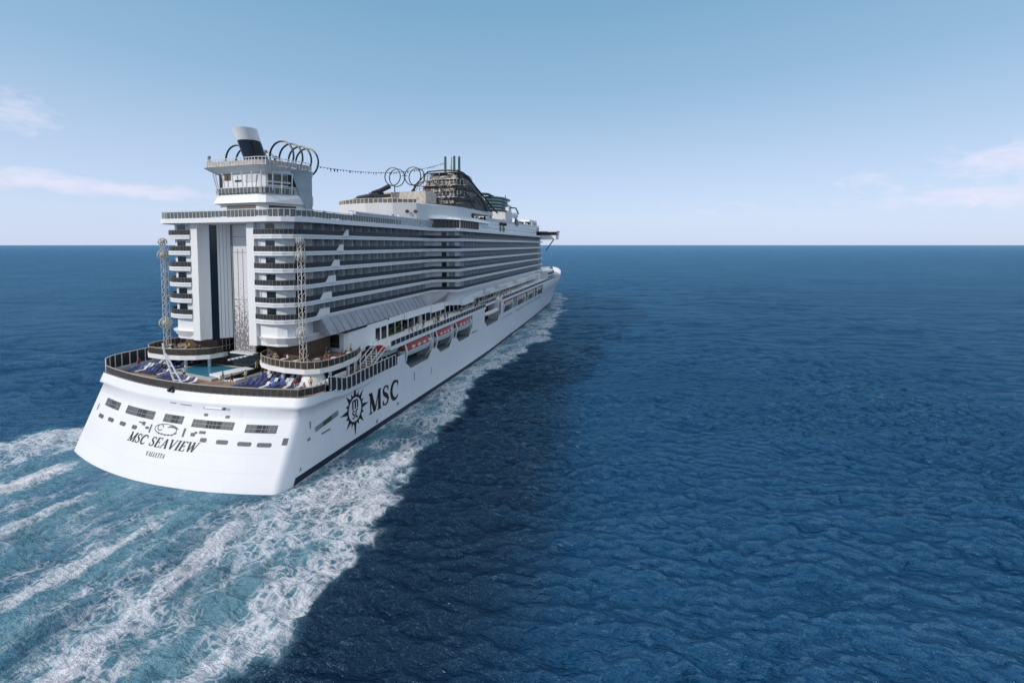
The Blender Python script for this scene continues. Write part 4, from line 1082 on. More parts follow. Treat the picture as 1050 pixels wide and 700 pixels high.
for (z0, z1, m) in ((38.2, 39.6, 'dark_glass'), (39.6, 40.6, 'house_white'), (40.6, 42.0, 'dark_glass'), (42.0, 42.9, 'house_white')):
    b_ = MB(); b_.prism([(14.4 if z0 < 40 else 13.2, 146), (14.6 if z0 < 40 else 13.4, 158), (9, 164), (-9, 164), (-14.6, 158), (-14.4, 146)], z0, z1); b_.build('observation_lounge', m, br)
an = MB()
for (x, y, h) in ((12, 150, 3), (13, 157, 2.4), (9, 152, 4.2), (18, 161, 2.2), (21, 161.5, 1.6)): an.tube([(x, y, 38 if x > 14 else 42.9), (x, y, (38 if x > 14 else 42.9) + h)], .12, 4)
an.build('antenna', 'offwhite', br)
lo_ = MB()
for sgn in (1, -1):
    P = [(18.4, 160), (18.6, 168), (17.5, 178), (14.5, 192), (10.5, 208)]; lo_.prism(([(sgn * 8, 160)] + [(sgn * x, y) for x, y in P] + [(sgn * 7, 208)])[::sgn], 15.0, lambda x, y: 19.0 - max(0, y - 178) * .05)
ft_ = lo_.build('forward_terrace', 'offwhite', br)
for z0 in (15.5, 17.3):
    lo_ = MB()
    for k in range(14):
        y0_ = 160.5 + k * 2.0; xa = float(np.interp(y0_, [160, 168, 178, 190], [18.4, 18.6, 17.5, 14.5])); xb = float(np.interp(y0_ + 1.5, [160, 168, 178, 190], [18.4, 18.6, 17.5, 14.5]))
        lo_ = MB(); lo_.add([(xa + .05, y0_, z0), (xb + .05, y0_ + 1.5, z0), (xb + .05, y0_ + 1.5, z0 + 1.1), (xa + .05, y0_, z0 + 1.1)], [(0, 1, 2, 3)]); lo_.build('terrace_window', 'dark_glass', ft_)

# ================================================================ THINGS CARRIED BY THE SHIP
def make_boat(L, w, h, loc, label):
    t = tag(empty('lifeboat', loc), label, 'lifeboat', 'lifeboats hung along the starboard side')
    secs = [(-.5, .25, .9), (-.46, .7, .55), (-.36, .95, .15), (-.15, 1, 0), (.2, 1, 0), (.36, .88, .12), (.45, .55, .4), (.5, .08, .85)]
    def loft(z0, z1, prof, name, m, ysc=1.0):
        b = MB(); rows = []
        for (yy, ww, rise) in secs:
            rows.append([(px * ww * w / 2, yy * L * ysc, z0 + (pz if pz > .4 else pz + rise * .5 * (1 - pz)) * (z1 - z0)) for px, pz in prof])
        n = len(prof); vs = [p for r in rows for p in r]; fs = []
        for i in range(len(rows) - 1):
            for k in range(n): fs.append((i * n + k, i * n + (k + 1) % n, (i + 1) * n + (k + 1) % n, (i + 1) * n + k))
        fs += [tuple(reversed(range(n))), tuple((len(rows) - 1) * n + k for k in range(n))]
        b.add(vs, fs); return b.build(name, m, t, smooth=True)
    loft(0, h * .52, [(-.25, 0), (.25, 0), (.8, .35), (1, 1), (-1, 1), (-.8, .35)], 'boat_hull', 'boat_white')
    c = loft(h * .52, h, [(-.99, 0), (.99, 0), (.93, .5), (.6, 1), (-.6, 1), (-.93, .5)], 'canopy', 'orange', .97)
    for k in range(4):
        y = (-.3 + k * .19) * L
        b = MB()
        for sgn in (1, -1): b.box(min(sgn * w * .40, sgn * w * .488), max(sgn * w * .40, sgn * w * .488), y, y + L * .09, h * .62, h * .78)
        b.build('boat_window', 'boat_white', c)
    b = MB(); b.box(-w * .51, w * .51, -L * .36, L * .34, h * .48, h * .545); b.build('gunwale', 'boat_white', t)
    b = MB(); b.box(-w * .2, w * .2, -L * .40, -L * .26, h, h * 1.13); b.build('conning_cabin', 'orange', t)
    return t
names = ['orange covered lifeboat nearest the stern, hanging over the first dark bay', 'orange covered lifeboat second from the stern, over the second dark bay', 'orange covered lifeboat third from the stern, beside the white hull panel',
         'small red covered lifeboat just ahead of the open shell door bay', 'red covered lifeboat in the second bay forward of the open shell door', 'red covered lifeboat in the third bay forward of the open shell door', 'red covered lifeboat furthest forward, closest to the bow']
for (a, b), nm_ in zip(NICHES[:3] + NICHES[4:], names):
    ym = (a + b) / 2; fwd_ = ym > 87; make_boat((b - a) * (.97 if fwd_ else 1.02), 3.4, 2.3 if fwd_ else 2.9, ((18.6 if ym > 120 else 18.9) if fwd_ else 19.2, ym, (10.3 if fwd_ else 9.6) + sheer(ym)), nm_)
make_boat(6.0, 2.6, 2.0, (18.4, 26.6, 11.2), 'small orange rescue boat on deck aft of the lifeboats').name = 'rescue_boat'

def make_lounger():
    b = MB()
    b.box(-.32, .32, -.2, 1.15, .28, .36); b.add([(-.32, 1.15, .28), (.32, 1.15, .28), (.32, 1.75, .85), (-.32, 1.75, .85), (-.32, 1.2, .2), (.32, 1.2, .2), (.32, 1.82, .79), (-.32, 1.82, .79)], [(0, 1, 2, 3), (7, 6, 5, 4), (0, 4, 5, 1), (1, 5, 6, 2), (2, 6, 7, 3), (3, 7, 4, 0)])
    for x in (-.28, .28):
        for y in (-.1, 1.1): b.box(x - .03, x + .03, y - .03, y + .03, 0, .28)
    return b.build('sun_lounger', 'lounger_blue')
lg0 = make_lounger(); first = True
q = random.Random(31)
def place_lounger(x, y, rz, label, group):
    global first
    o = lg0 if first else lg0.copy()
    if not first: sc.collection.objects.link(o)
    first = False
    o.location = (x, y, 10.63); o.rotation_euler = (0, 0, rz); o.scale = (.86, .86, .86)
    tag(o, label, 'lounger', group)
for r_ in range(5):
    for k in range(14):
        x = 6.6 + k * .86 + q.uniform(-.08, .08); y = 4.9 + .022 * x * x * .45 + r_ * 1.75 + q.uniform(-.1, .1)
        if x > 17.2 or (x - 16.3) ** 2 + (y + .8 - 10.6) ** 2 < 5.5 or y > 11.6: continue
        if y < y_tr(x, 10.95) + .6: continue
        place_lounger(x, y, q.uniform(-.15, .15) + .15, 'blue sun lounger in the packed rows right of the stern pool', 'blue loungers right of the stern pool')
for r_ in range(5):
    for k in range(12):
        x = -9.5 - k * .86 + q.uniform(-.08, .08); y = 6.2 + r_ * 1.8 + q.uniform(-.1, .1)
        if x < -18.8 or y < y_tr(x, 10.95) + .7: continue
        if x > -11.0 and y > 6.5: continue
        place_lounger(x, y, q.uniform(-.15, .15) - .1, 'blue sun lounger on the deck corner left of the stern pool', 'blue loungers left of the stern pool')
for k in range(9):
    place_lounger(-9 + k * 1.0, 5.4 - k * .12 + q.uniform(-.1, .1) - .3, q.uniform(-.1, .1), 'blue sun lounger in the single row between pool and stern rail', 'blue loungers along the stern rail')

def make_person(pose):
    J = {'pelvis': ((0, 0, .95), .13), 'waist': ((0, 0, 1.10), .125), 'chest': ((0, 0, 1.33), .15), 'neck': ((0, 0, 1.50), .06), 'chin': ((0, -.02, 1.57), .075), 'head': ((0, -.02, 1.68), .10), 'crown': ((0, -.01, 1.76), .075)}
    E = [('pelvis', 'waist'), ('waist', 'chest'), ('chest', 'neck'), ('neck', 'chin'), ('chin', 'head'), ('head', 'crown')]
    st = .18 if pose == 'walk' else .02
    for sd, k in ((1, 'r'), (-1, 'l')):
        J['hip' + k] = ((sd * .10, 0, .90), .095); J['knee' + k] = ((sd * .11, -st * sd * .6 - .02, .50), .062); J['ankle' + k] = ((sd * .11, -st * sd, .09), .042); J['toe' + k] = ((sd * .13, -st * sd - .15, .04), .038)
        J['sho' + k] = ((sd * .20, 0, 1.42), .062)
        bend = pose == 'lean' and sd > 0
        J['elb' + k] = ((sd * .27, .03 + st * sd * .5, 1.14), .045); J['wri' + k] = ((sd * (.16 if bend else .29), -.24 if bend else -.06 + st * sd, 1.12 if bend else .90), .035); J['hand' + k] = ((sd * (.12 if bend else .29), -.32 if bend else -.09 + st * sd, 1.13 if bend else .81), .036)
        E += [('pelvis', 'hip' + k), ('hip' + k, 'knee' + k), ('knee' + k, 'ankle' + k), ('ankle' + k, 'toe' + k), ('chest', 'sho' + k), ('sho' + k, 'elb' + k), ('elb' + k, 'wri' + k), ('wri' + k, 'hand' + k)]
    nm_ = list(J); me = bpy.data.meshes.new('person'); me.from_pydata([J[k][0] for k in nm_], [(nm_.index(a), nm_.index(b)) for a, b in E], [])
    o = bpy.data.objects.new('person', me); sc.collection.objects.link(o)
    mod = o.modifiers.new('skin', 'SKIN'); sv = me.skin_vertices[0].data
    for i, k in enumerate(nm_): sv[i].radius = (J[k][1], J[k][1] * (.8 if k in ('chest', 'waist', 'pelvis') else 1)); sv[i].use_root = (k == 'pelvis')
    o.modifiers.new('sub', 'SUBSURF').levels = 1
    dg = bpy.context.evaluated_depsgraph_get(); m2 = bpy.data.meshes.new_from_object(o.evaluated_get(dg))
    bpy.data.objects.remove(o)
    for m_ in ('skin_tone', 'shirt', 'shorts', 'hair'): m2.materials.append(MATS[m_])
    for p in m2.polygons:
        c = p.center; arm = abs(c.x) > .235
        p.material_index = 3 if (c.z > 1.70 or (c.z > 1.60 and c.y > .0)) else 0 if c.z > 1.49 or c.z < .48 or (arm and c.z < 1.2) else 1 if c.z > .99 else 2
        p.use_smooth = True
    m2.name = 'person'
    return m2
mat('skin_tone', (.42, .25, .17), .6); mat('hair', (.03, .02, .015), .7)
for nm_, cols in (('shirt', [(.7, .68, .66), (.35, .04, .04), (.03, .05, .15), (.6, .45, .1), (.1, .25, .3), (.02, .02, .025)]), ('shorts', [(.03, .035, .06), (.35, .3, .22), (.5, .5, .5), (.1, .03, .03), (.02, .02, .02)])):
    m_ = mat(nm_, (.5, .5, .5), .8); nt = m_.node_tree; oi = nt.nodes.new('ShaderNodeObjectInfo'); r = nt.nodes.new('ShaderNodeValToRGB'); r.color_ramp.interpolation = 'CONSTANT'
    e = r.color_ramp.elements
    while len(e) < len(cols): e.new(.5)
    for i, c_ in enumerate(cols): e[i].position = i / len(cols); e[i].color = (*c_, 1)
    if nm_ == 'shirt': nt.links.new(oi.outputs['Random'], r.inputs[0])
    else:
        f_ = nt.nodes.new('ShaderNodeMath'); f_.operation = 'FRACT'; k_ = nt.nodes.new('ShaderNodeMath'); k_.operation = 'MULTIPLY'; k_.inputs[1].default_value = 7.3
        nt.links.new(oi.outputs['Random'], k_.inputs[0]); nt.links.new(k_.outputs[0], f_.inputs[0]); nt.links.new(f_.outputs[0], r.inputs[0])
    nt.links.new(r.outputs[0], nt.nodes['Principled BSDF'].inputs['Base Color'])
PM = [make_person(p) for p in ('stand', 'walk', 'lean')]
q = random.Random(91)
def person(x, y, z, label, group, pose=None, rz=None):
    o = bpy.data.objects.new('person', PM[pose if pose is not None else q.randrange(3)]); sc.collection.objects.link(o)
    o.location = (x, y, z); o.rotation_euler = (0, 0, q.uniform(0, 6.28) if rz is None else rz); s_ = q.uniform(.93, 1.06); o.scale = (s_, s_, s_)
    tag(o, label, 'person', group)
PT = [(-9.6, 6.6), (-5.0, 6.4), (1.9, 7.4), (2.2, 13.2), (4.0, 13.4), (-1.5, 14.0), (-4, 14.4), (-7, 14.2), (5.6, 8.2), (5.2, 6.2), (-11.5, 12.6), (-13.5, 11.6), (14.2, 12.4), (12.4, 12.2), (9.4, 12.6), (7.6, 12.2), (17.8, 13), (18.0, 17), (17.6, 8.6), (16.2, 7.2), (8.5, 10.9), (11, 11.4), (13.5, 10.8), (6.5, 10.4), (-16.8, 12.6), (-19.2, 8.8)]
for x, y in PT: person(x, y, 10.63, 'person in light holiday clothes standing about the stern pool', 'people around the stern pool')
for x, y in [(7.4, 10.9), (9.6, 10.1), (12.2, 9.8), (15.4, 10.6), (17.6, 11.6), (18.4, 14.4), (16.4, 14), (14.4, 15.6), (17.0, 18.4)]: person(x, y, 13.3, 'person on the curved terrace right of the pool, below the cabin tower', 'people on the right terrace')
for x, y in [(-7.4, 10.9), (-9.6, 10.2), (-12.2, 9.7), (-15.0, 10.2), (-10.6, 11.4), (-16.8, 11.4)]: person(x, y, 13.3, 'person on the curved terrace left of the pool, below the cabin tower', 'people on the left terrace')
for k in range(34):
    y = q.uniform(33, 110); person(q.uniform(15.8, 19.6), y, ZW(y) + .29, 'person strolling along the open promenade above the lifeboats', 'people on the side promenade')
def table_set():
    t = empty('cafe_table'); b = MB(); b.lathe((0, 0, .70), [(.42, 0), (.42, .04)], 14); b.build('table_top', 'boat_white', t)
    b = MB(); b.lathe((0, 0, 0), [(.25, 0), (.04, .04), (.04, .70)], 8); b.build('table_stem', 'rail_bronze', t); return t
def chair():
    t = empty('cafe_chair'); b = MB(); b.box(-.22, .22, -.22, .22, .43, .47); b.build('seat', 'wood_dark', t)
    b = MB(); b.box(-.22, .22, .19, .23, .47, .9); b.build('backrest', 'wood_dark', t)
    for x in (-.2, .2):
        for y in (-.2, .2): b = MB(); b.box(x - .02, x + .02, y - .02, y + .02, 0, .43); b.build('leg', 'rail_bronze', t)
    return t
T0, C0 = table_set(), chair(); used = {'t': False, 'c': False}
def put(o, key, loc, rz, label, cat, group):
    if used[key]:
        c = o.copy(); sc.collection.objects.link(c)
        for ch in list(o.children): d = ch.copy(); sc.collection.objects.link(d); d.parent = c
    else: c = o; used[key] = True
    c.location = loc; c.rotation_euler = (0, 0, rz); tag(c, label, cat, group)
for sd, word in ((1, 'right'), (-1, 'left')):
    for (x, y) in [(8.4, 11.2), (10.8, 10.4), (13.4, 10.2), (15.8, 11.9), (17.6, 13.4), (17.8, 16.8)]:
        if sd < 0 and x > 16: continue
        put(T0, 't', (sd * x, y, 13.3), 0, 'small round white table on the curved terrace %s of the pool' % word, 'table', 'tables on the %s terrace' % word)
        for a_ in (.3, 2.4, 4.4):
            aa = a_ + q.uniform(-.4, .4)
            put(C0, 'c', (sd * x + .72 * math.cos(aa), y + .72 * math.sin(aa), 13.3), aa - math.pi / 2, 'dark wooden chair at a small table on the curved terrace %s of the pool' % word, 'chair', 'chairs on the %s terrace' % word)

zp = MB()
a, b = Vector((7.4, 22, 45.8)), Vector((4.9, 79, 56.8))
pts = [a.lerp(b, i / 30) - Vector((0, 0, 3.2 * 4 * (i / 30) * (1 - i / 30) * .62)) for i in range(31)]
zl_ = empty('pennant_line', tuple(a)); tag(zl_, 'thin line of small dark pennants strung from the aft funnel to the slide masts', 'bunting')
def rel(p): return tuple(Vector(p) - a)
zp.tube([rel(p) for p in pts], .05, 4); zp.build('cable', 'grey_steel', zl_)
for i in range(1, 60):
    t = i / 60 * 30; k = int(t); p = pts[k].lerp(pts[min(k + 1, 30)], t - k)
    s_ = q.uniform(.12, .42); d = (b - a).normalized(); hgt = q.uniform(.2, .8)
    f_ = MB(); f_.add([rel(p), rel(p + d * s_ * 2), rel(p + d * s_ - Vector((0, .0, hgt))), rel(p + d * s_ + Vector((.05, 0, -hgt * .5)))], [(0, 1, 3), (1, 2, 3), (2, 0, 3), (0, 2, 1)])
    f_.build('pennant', 'black_steel', zl_)

# ================================================================ SEA
def sea():
    fx = 0.36
    def axis(lo, hi, st, far, g0, g1):
        a = list(np.arange(lo, hi + 1e-6, st)); s = st; x = a[-1]
        while x < far: s *= g1; x += s; a.append(x)
        s = st; x = a[0]; pre = []
        while x > -far: s *= g0; x -= s; pre.append(x)
        return np.array(pre[::-1] + a)
    X = axis(-46, 116, .27, 40000, 1.035, 1.035); Y = axis(-30, 62, .27, 40000, 1.4, 1.017)
    xx, yy = np.meshgrid(X, Y)
    sxp = np.gradient(X)[None, :] * np.ones_like(yy); syp = np.gradient(Y)[:, None] * np.ones_like(yy)
    spc = np.maximum(sxp * .8, syp)
    rng = np.random.default_rng(4)
    z = np.zeros_like(xx)
    wind = math.radians(90 + 17)
    for i in range(170):
        lam = .8 * (26 / .8) ** rng.random()
        th = wind + rng.normal(0, .38) if i % 4 else math.radians(-20) + rng.normal(0, .3)
        k = 2 * math.pi / lam; amp = 0.0122 * min(lam, 2.2) * max(1, lam / 2.2) ** .25 * (.7 if i % 4 == 0 else 1)
        ph = rng.random() * 6.283
        fade = np.clip((lam - 2.5 * spc) / (1.5 * spc), 0, 1)
        arg = (xx * math.cos(th) + yy * math.sin(th)) * k + ph
        z += amp * fade * (np.sin(arg) + .22 * np.sin(2 * arg + 1.57))
    # smooth random fields in world space
    def field(scx, scy, seed, n=26):
        r = np.random.default_rng(seed); f = np.zeros_like(xx)
        for i in range(n):
            f += np.sin(xx * r.normal(0, 1 / scx) + yy * r.normal(0, 1 / scy) + r.random() * 6.283)
        return f / math.sqrt(n / 2)
    s = -yy                              # distance aft of the stern
    z *= np.clip(.85 + .30 * field(16, 9, 301) + .18 * field(45, 30, 302), .35, 1.6)     # gusts and lulls
    wob = field(4, 12, 1) * 0.9; wob2 = field(2.2, 3.5, 2) * .8
    astern = 1 / (1 + np.exp(-(s - 1.0) / 1.2))
    def band(c, w, s0, rise, amp, fade=80):
        d = (xx + wob * .55 + wob2 * .35 - c) / w
        return amp * np.exp(-d * d) * np.clip((s - s0) / rise, 0, 1) * np.exp(-np.maximum(s - 10, 0) / fade)
    foam = np.zeros_like(xx)
    for (c, dc, w, s0, rise, amp) in [(20.6, .14, 2.3, -1, 6, .90), (9.2, .06, 2.2, 2, 8, .90), (-3.6, -.03, 1.7, 3, 8, .74), (-16.0, .02, 2.0, .5, 5, .88), (14.6, .1, 1.2, 4, 10, .38), (3.5, 0, 1.4, 2, 6, .36), (-10, 0, 1.5, 3, 8, .30)]:
        cc = c + dc * np.maximum(s, 0)
        b0 = band(cc, w, s0, rise, amp) * np.clip(.80 + .34 * field(1.6, 5, int(c * 7) + 400), .15, 1.1)
        b1 = band(cc + .8 * field(3, 7, int(c * 5) + 500), w * 2.1, s0, rise, amp * .42) * np.clip(.85 + .3 * field(1.2, 4, int(c * 9) + 450), .2, 1.2)
        foam = np.maximum(foam, np.maximum(b0, b1))
    aer = np.zeros_like(xx)
    # broad churned water astern
    inw = 1 / (1 + np.exp((np.abs(xx - 1) - (23.5 + .12 * np.maximum(s, 0))) / .8)) * astern
    aer = np.maximum(aer, inw * np.clip(.60 + .40 * field(2.6, 16, 6), .08, 1))
    foam = np.maximum(foam, inw * (.13 + .08 * field(2, 10, 7)))
    # the turbulent edges that peel off the quarters (starboard and port)
    for sg in (1, -1):
        u = sg * xx
        ey = np.array([-200, -60, -25, -15, -9, -2, 7.5, 14, 25, 40, 55, 81, 121, 160, 190, 235, 260, 300]); ex = np.array([60, 46, 38.6, 37, 37.2, 36.2, 32.5, 33.5, 30, 27.2, 27.8, 29.8, 28.4, 25, 21, 9, 2, 0.1])
        edge = np.interp(yy, ey, ex) + .9 * field(2.2, 2.2, 8 + sg) + 1.3 * field(6, 6, 18 + sg) + .5 * field(.9, .9, 28 + sg)
        inn = np.interp(yy, [-60, 0, 6, 300], [20, 20.5, 19, 0]) - 1
        ins = np.clip((246 - yy) / 8, 0, 1) / (1 + np.exp((u - edge) / .35)) * (1 / (1 + np.exp((inn - u) / .6)))
        al = np.interp(yy, [-60, -5, 8, 20, 60, 130, 240], [.8, .85, 1, 1, 1, 1, .8])
        aer = np.maximum(aer, ins * np.clip(al * (.92 + .28 * field(3, 4, 40 + sg)), 0, 1))
        near = np.exp(-((u - edge + 2.4) / 2.3) ** 2)
        fl = np.interp(yy, [-60, -5, 5, 16, 40, 60, 130, 240], [.42, .44, .45, .45, .44, .40, .38, .34])
        foam = np.maximum(foam, ins * np.clip(fl * (.72 + .42 * near + .16 * field(2.5, 3.5, 50 + sg)), 0, 1))
    # broken wash along the plating
    hx0 = np.interp(yy, [-60, 0, 60, 80, 98, 140, 188, 236, 300], [0, 20.5, 20.5, 19.9, 18.9, 16.6, 13, 0, -9])
    wash = np.exp(-np.maximum(np.abs(xx) - hx0, 0) / .55) * (yy > 2) * (yy < 238)
    foam = np.maximum(foam, wash * np.clip(.5 + .25 * field(.6, 2.5, 61), 0, .8))
    # smoothed water beside the wake; also masks shade painted into its colour
    u = xx
    slick_shade = 1 / (1 + np.exp((u - (55 + 3 * field(9, 14, 70) - .05 * np.maximum(yy, 0))) / 2.8)) * (1 / (1 + np.exp((yy - 95) / 14.0))) * (1 / (1 + np.exp((19 - u) / 2)))
    z *= (1 - .30 * slick_shade)
    turb = np.maximum(foam, aer * .6)
    z += turb * (.20 * field(.9, 1.3, 90) + .16 * field(.55, .8, 91) + .10 * field(1.8, 5, 92)) * np.clip(1.3 - spc, 0, 1) * .75
    z += np.clip(foam - .3, 0, 1) * .45 * np.clip(1.2 - spc, 0, 1)
    # the water lies flat along the hull plating
    hx = np.interp(yy, [-60, -3.3, 0, 60, 80, 98, 140, 188, 236, 300], [0, 0, 20.5, 20.5, 19.9, 18.9, 16.6, 13, 0, 0])
    dist = np.hypot(np.maximum(np.abs(xx) - hx, 0), np.maximum(-3.3 - yy, 0) + np.where(yy < -3.3, 0, 0))
    dist = np.where((yy < 0) & (np.abs(xx) < 22), np.maximum((-3.3 + 3.3 * (xx / 20.5) ** 2) - yy, 0), dist)
    z *= np.clip(.06 + dist / 5.0, 0, 1)
    ny, nx = xx.shape
    co = np.empty((ny * nx, 3), np.float32); co[:, 0] = xx.ravel(); co[:, 1] = yy.ravel(); co[:, 2] = z.ravel() - .05
    idx = np.arange(ny * nx).reshape(ny, nx)
    quads = np.stack([idx[:-1, :-1], idx[:-1, 1:], idx[1:, 1:], idx[1:, :-1]], -1).reshape(-1, 4)
    me = bpy.data.meshes.new('sea')
    me.vertices.add(ny * nx); me.vertices.foreach_set('co', co.ravel())
    me.loops.add(quads.size); me.loops.foreach_set('vertex_index', quads.ravel().astype(np.int32))
    me.polygons.add(len(quads)); me.polygons.foreach_set('loop_start', np.arange(0, quads.size, 4, dtype=np.int32))
    me.polygons.foreach_set('use_smooth', np.ones(len(quads), bool))
    me.update(calc_edges=True)
    for nm_, arr in (('foam', foam), ('aerated', aer), ('slick_shade', slick_shade)):
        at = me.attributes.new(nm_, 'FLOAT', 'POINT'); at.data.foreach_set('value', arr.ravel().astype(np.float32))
    o = bpy.data.objects.new('sea', me); sc.collection.objects.link(o)
    o['kind'] = 'structure'
    m = bpy.data.materials.new('sea_water'); m.use_nodes = True; nt = m.node_tree; n, l = nt.nodes, nt.links
    b = n['Principled BSDF']
    tc = n.new('ShaderNodeTexCoord')
    def val(v): return v
    def mth(op, a, b_=None, clamp=False):
        q_ = n.new('ShaderNodeMath'); q_.operation = op; q_.use_clamp = clamp
        for i, v in enumerate((a, b_)):
            if v is None: continue
            if isinstance(v, (int, float)): q_.inputs[i].default_value = v
            else: l.new(v, q_.inputs[i])
        return q_.outputs[0]
    def att(nm_):
        a = n.new('ShaderNodeAttribute'); a.attribute_name = nm_; return a.outputs['Fac']
    def mapping(scale, rot=0):
        mp = n.new('ShaderNodeMapping'); mp.inputs['Scale'].default_value = scale; mp.inputs['Rotation'].default_value = (0, 0, rot); mp.vector_type = 'TEXTURE' if False else 'POINT'
        l.new(tc.outputs['Object'], mp.inputs[0]); return mp.outputs[0]
    def noise(vec, scale, det=3, rough=.5, dist=0.0):
        q_ = n.new('ShaderNodeTexNoise'); q_.inputs['Scale'].default_value = scale; q_.inputs['Detail'].default_value = det; q_.inputs['Roughness'].default_value = rough; q_.inputs['Distortion'].default_value = dist
        l.new(vec, q_.inputs['Vector']); return q_.outputs[0]
    def mixc(f, a, c):
        q_ = n.new('ShaderNodeMixRGB')
        if isinstance(f, (int, float)): q_.inputs[0].default_value = f
        else: l.new(f, q_.inputs[0])
        for i, v in ((1, a), (2, c)):
            if isinstance(v, tuple): q_.inputs[i].default_value = (*v, 1)
            else: l.new(v, q_.inputs[i])
        return q_.outputs[0]
    F, A, S = att('foam'), att('aerated'), att('slick_shade')
    rot = math.radians(-17)
    # lace: cell walls of drifting bubbles, warped; streaks run along the track
    def warped(scale, amt, wsc):
        q_ = n.new('ShaderNodeTexNoise'); q_.inputs['Scale'].default_value = wsc; q_.inputs['Detail'].default_value = 3
        l.new(tc.outputs['Object'], q_.inputs['Vector'])
        su = n.new('ShaderNodeVectorMath'); su.operation = 'SUBTRACT'; l.new(q_.outputs['Color'], su.inputs[0]); su.inputs[1].default_value = (.5, .5, .5)
        sc_ = n.new('ShaderNodeVectorMath'); sc_.operation = 'SCALE'; sc_.inputs['Scale'].default_value = amt; l.new(su.outputs[0], sc_.inputs[0])
        ad = n.new('ShaderNodeVectorMath'); ad.operation = 'ADD'; l.new(tc.outputs['Object'], ad.inputs[0]); l.new(sc_.outputs[0], ad.inputs[1])
        v_ = n.new('ShaderNodeTexVoronoi'); v_.feature = 'DISTANCE_TO_EDGE'; v_.inputs['Scale'].default_value = scale; v_.voronoi_dimensions = '2D'
        l.new(ad.outputs[0], v_.inputs['Vector']); return v_.outputs['Distance']
    def smooth(x, a, c):
        q_ = n.new('ShaderNodeMapRange'); q_.interpolation_type = 'SMOOTHSTEP'; l.new(x, q_.inputs[0])
        for i_, v_ in ((1, a), (2, c)): q_.inputs[i_].default_value = v_
        return q_.outputs[0]
    stv = mapping((1.6, .13, 1), math.radians(2))
    stn = noise(stv, 1.0, 6, .68)
    fine = noise(mapping((1, .5, 1)), 5.5, 4, .7)
    patch = noise(mapping((1, .6, 1)), .35, 4, .6)
    thick = mth('MULTIPLY', mth('ADD', F, mth('MULTIPLY', mth('SUBTRACT', patch, .5), .9)), 1.0, True)
    l1 = mth('SUBTRACT', 1.0, smooth(mth('DIVIDE', warped(.42, 2.6, .55), mth('ADD', .12, mth('MULTIPLY', thick, .9))), .02, .55))
    l2 = mth('SUBTRACT', 1.0, smooth(mth('DIVIDE', warped(1.1, 1.1, 1.3), mth('ADD', .10, mth('MULTIPLY', thick, .85))), .02, .60))
    lace = mth('MAXIMUM', mth('MULTIPLY', l1, .85), mth('MULTIPLY', l2, .75))
    lacy = mth('MULTIPLY', mth('MULTIPLY', lace, mth('ADD', .35, mth('MULTIPLY', fine, 1.1))), mth('MULTIPLY', smooth(thick, .08, .5), .95))
    soft = mth('MULTIPLY', mth('ADD', mth('SUBTRACT', mth('MULTIPLY', F, 1.45), .60), mth('ADD', mth('MULTIPLY', mth('SUBTRACT', stn, .5), 1.7), mth('MULTIPLY', mth('SUBTRACT', fine, .5), .9))), 1.5, True)
    st2 = noise(mapping((4.2, .22, 1), math.radians(2)), 1.0, 5, .7)
    thin = mth('MULTIPLY', mth('MULTIPLY', smooth(st2, .56, .74), mth('MULTIPLY', A, .62)), smooth(F, .06, .16))
    fm = mth('MAXIMUM', mth('MAXIMUM', lacy, thin), mth('MULTIPLY', soft, 1.0))
    fm = mth('MULTIPLY', fm, mth('MULTIPLY', F, 8.0, True), True)
    deep = mixc(noise(mapping((.02, .012, 1)), 1.0, 3), (.0068, .046, .112), (.0112, .066, .152))
    deep = mixc(mth('MULTIPLY', S, .85), deep, (.0009, .0045, .017))  # ship's shadow band beside the wake, painted dark into the water colour
    teal = mixc(noise(mapping((.5, .12, 1)), 1.0, 4, .6), (.045, .145, .195), (.18, .335, .40))
    base = mixc(mth('MULTIPLY', A, .92, True), deep, teal)
    col = mixc(fm, base, (.82, .785, .82))
    rgh = mth('ADD', .13, mth('MULTIPLY', fm, .5));     # ripples: crests lie across the wind
    h1 = noise(mapping((.55, 1, 1), rot), .9, 5, .62)
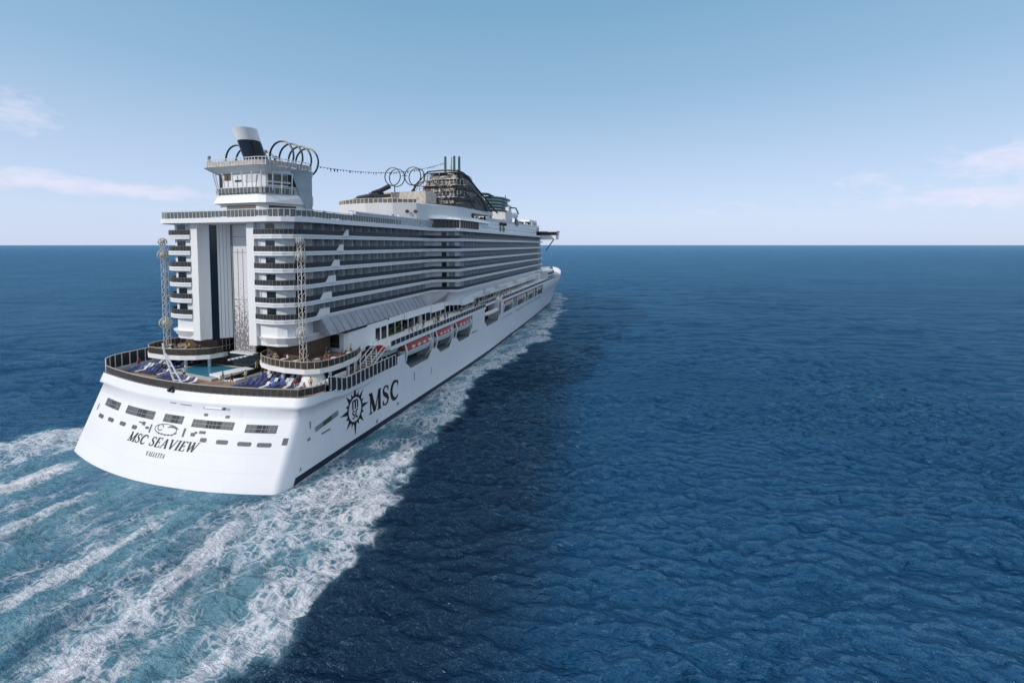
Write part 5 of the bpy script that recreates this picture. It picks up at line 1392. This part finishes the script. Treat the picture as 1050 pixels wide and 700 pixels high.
    h2 = noise(mapping((.40, 1, 1), rot + .15), 2.9, 3, .6)
    h3 = noise(mapping((.6, 1, 1), rot - .2), .30, 3, .6)
    h4 = noise(mapping((.5, 1, 1), rot + .1), .085, 3, .6)
    hh = mth('ADD', mth('MULTIPLY', h1, 1.0), mth('ADD', mth('MULTIPLY', h2, .52), mth('ADD', mth('MULTIPLY', h3, 1.5), mth('MULTIPLY', h4, 3.2))))
    hh = mth('MULTIPLY', hh, mth('SUBTRACT', 1.0, mth('MULTIPLY', S, .3)))
    hf = mth('MULTIPLY', mth('ADD', mth('MULTIPLY', fm, .16), mth('MULTIPLY', fine, .12)), mth('MAXIMUM', F, mth('MULTIPLY', A, .6)))
    bp = n.new('ShaderNodeBump'); bp.inputs['Strength'].default_value = 1.0; bp.inputs['Distance'].default_value = 1.15
    l.new(mth('ADD', hh, hf), bp.inputs['Height']); 
    n.remove(b)
    df = n.new('ShaderNodeBsdfDiffuse'); gl = n.new('ShaderNodeBsdfGlossy'); fr = n.new('ShaderNodeFresnel'); ms = n.new('ShaderNodeMixShader')
    fr.inputs['IOR'].default_value = 1.333
    gl.inputs['Color'].default_value = (.46, .80, 1.0, 1)
    l.new(col, df.inputs['Color']); l.new(rgh, gl.inputs['Roughness'])
    for q_ in (df, gl, fr): l.new(bp.outputs[0], q_.inputs['Normal'])
    # a ruffled sea never mirrors more than about a third of the sky, even edge-on; foam hardly at all
    fac = mth('MINIMUM', mth('MULTIPLY', fr.outputs[0], 1.15), .43)
    fac = mth('MULTIPLY', fac, mth('SUBTRACT', 1.0, mth('MULTIPLY', fm, .85)))
    gust = noise(mapping((.012, .03, 1), rot), 1.0, 4, .6)
    fac = mth('MULTIPLY', fac, mth('ADD', .62, mth('MULTIPLY', gust, .8)))
    l.new(fac, ms.inputs[0]); l.new(df.outputs[0], ms.inputs[1]); l.new(gl.outputs[0], ms.inputs[2])
    l.new(ms.outputs[0], n['Material Output'].inputs['Surface'])
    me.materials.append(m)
sea()
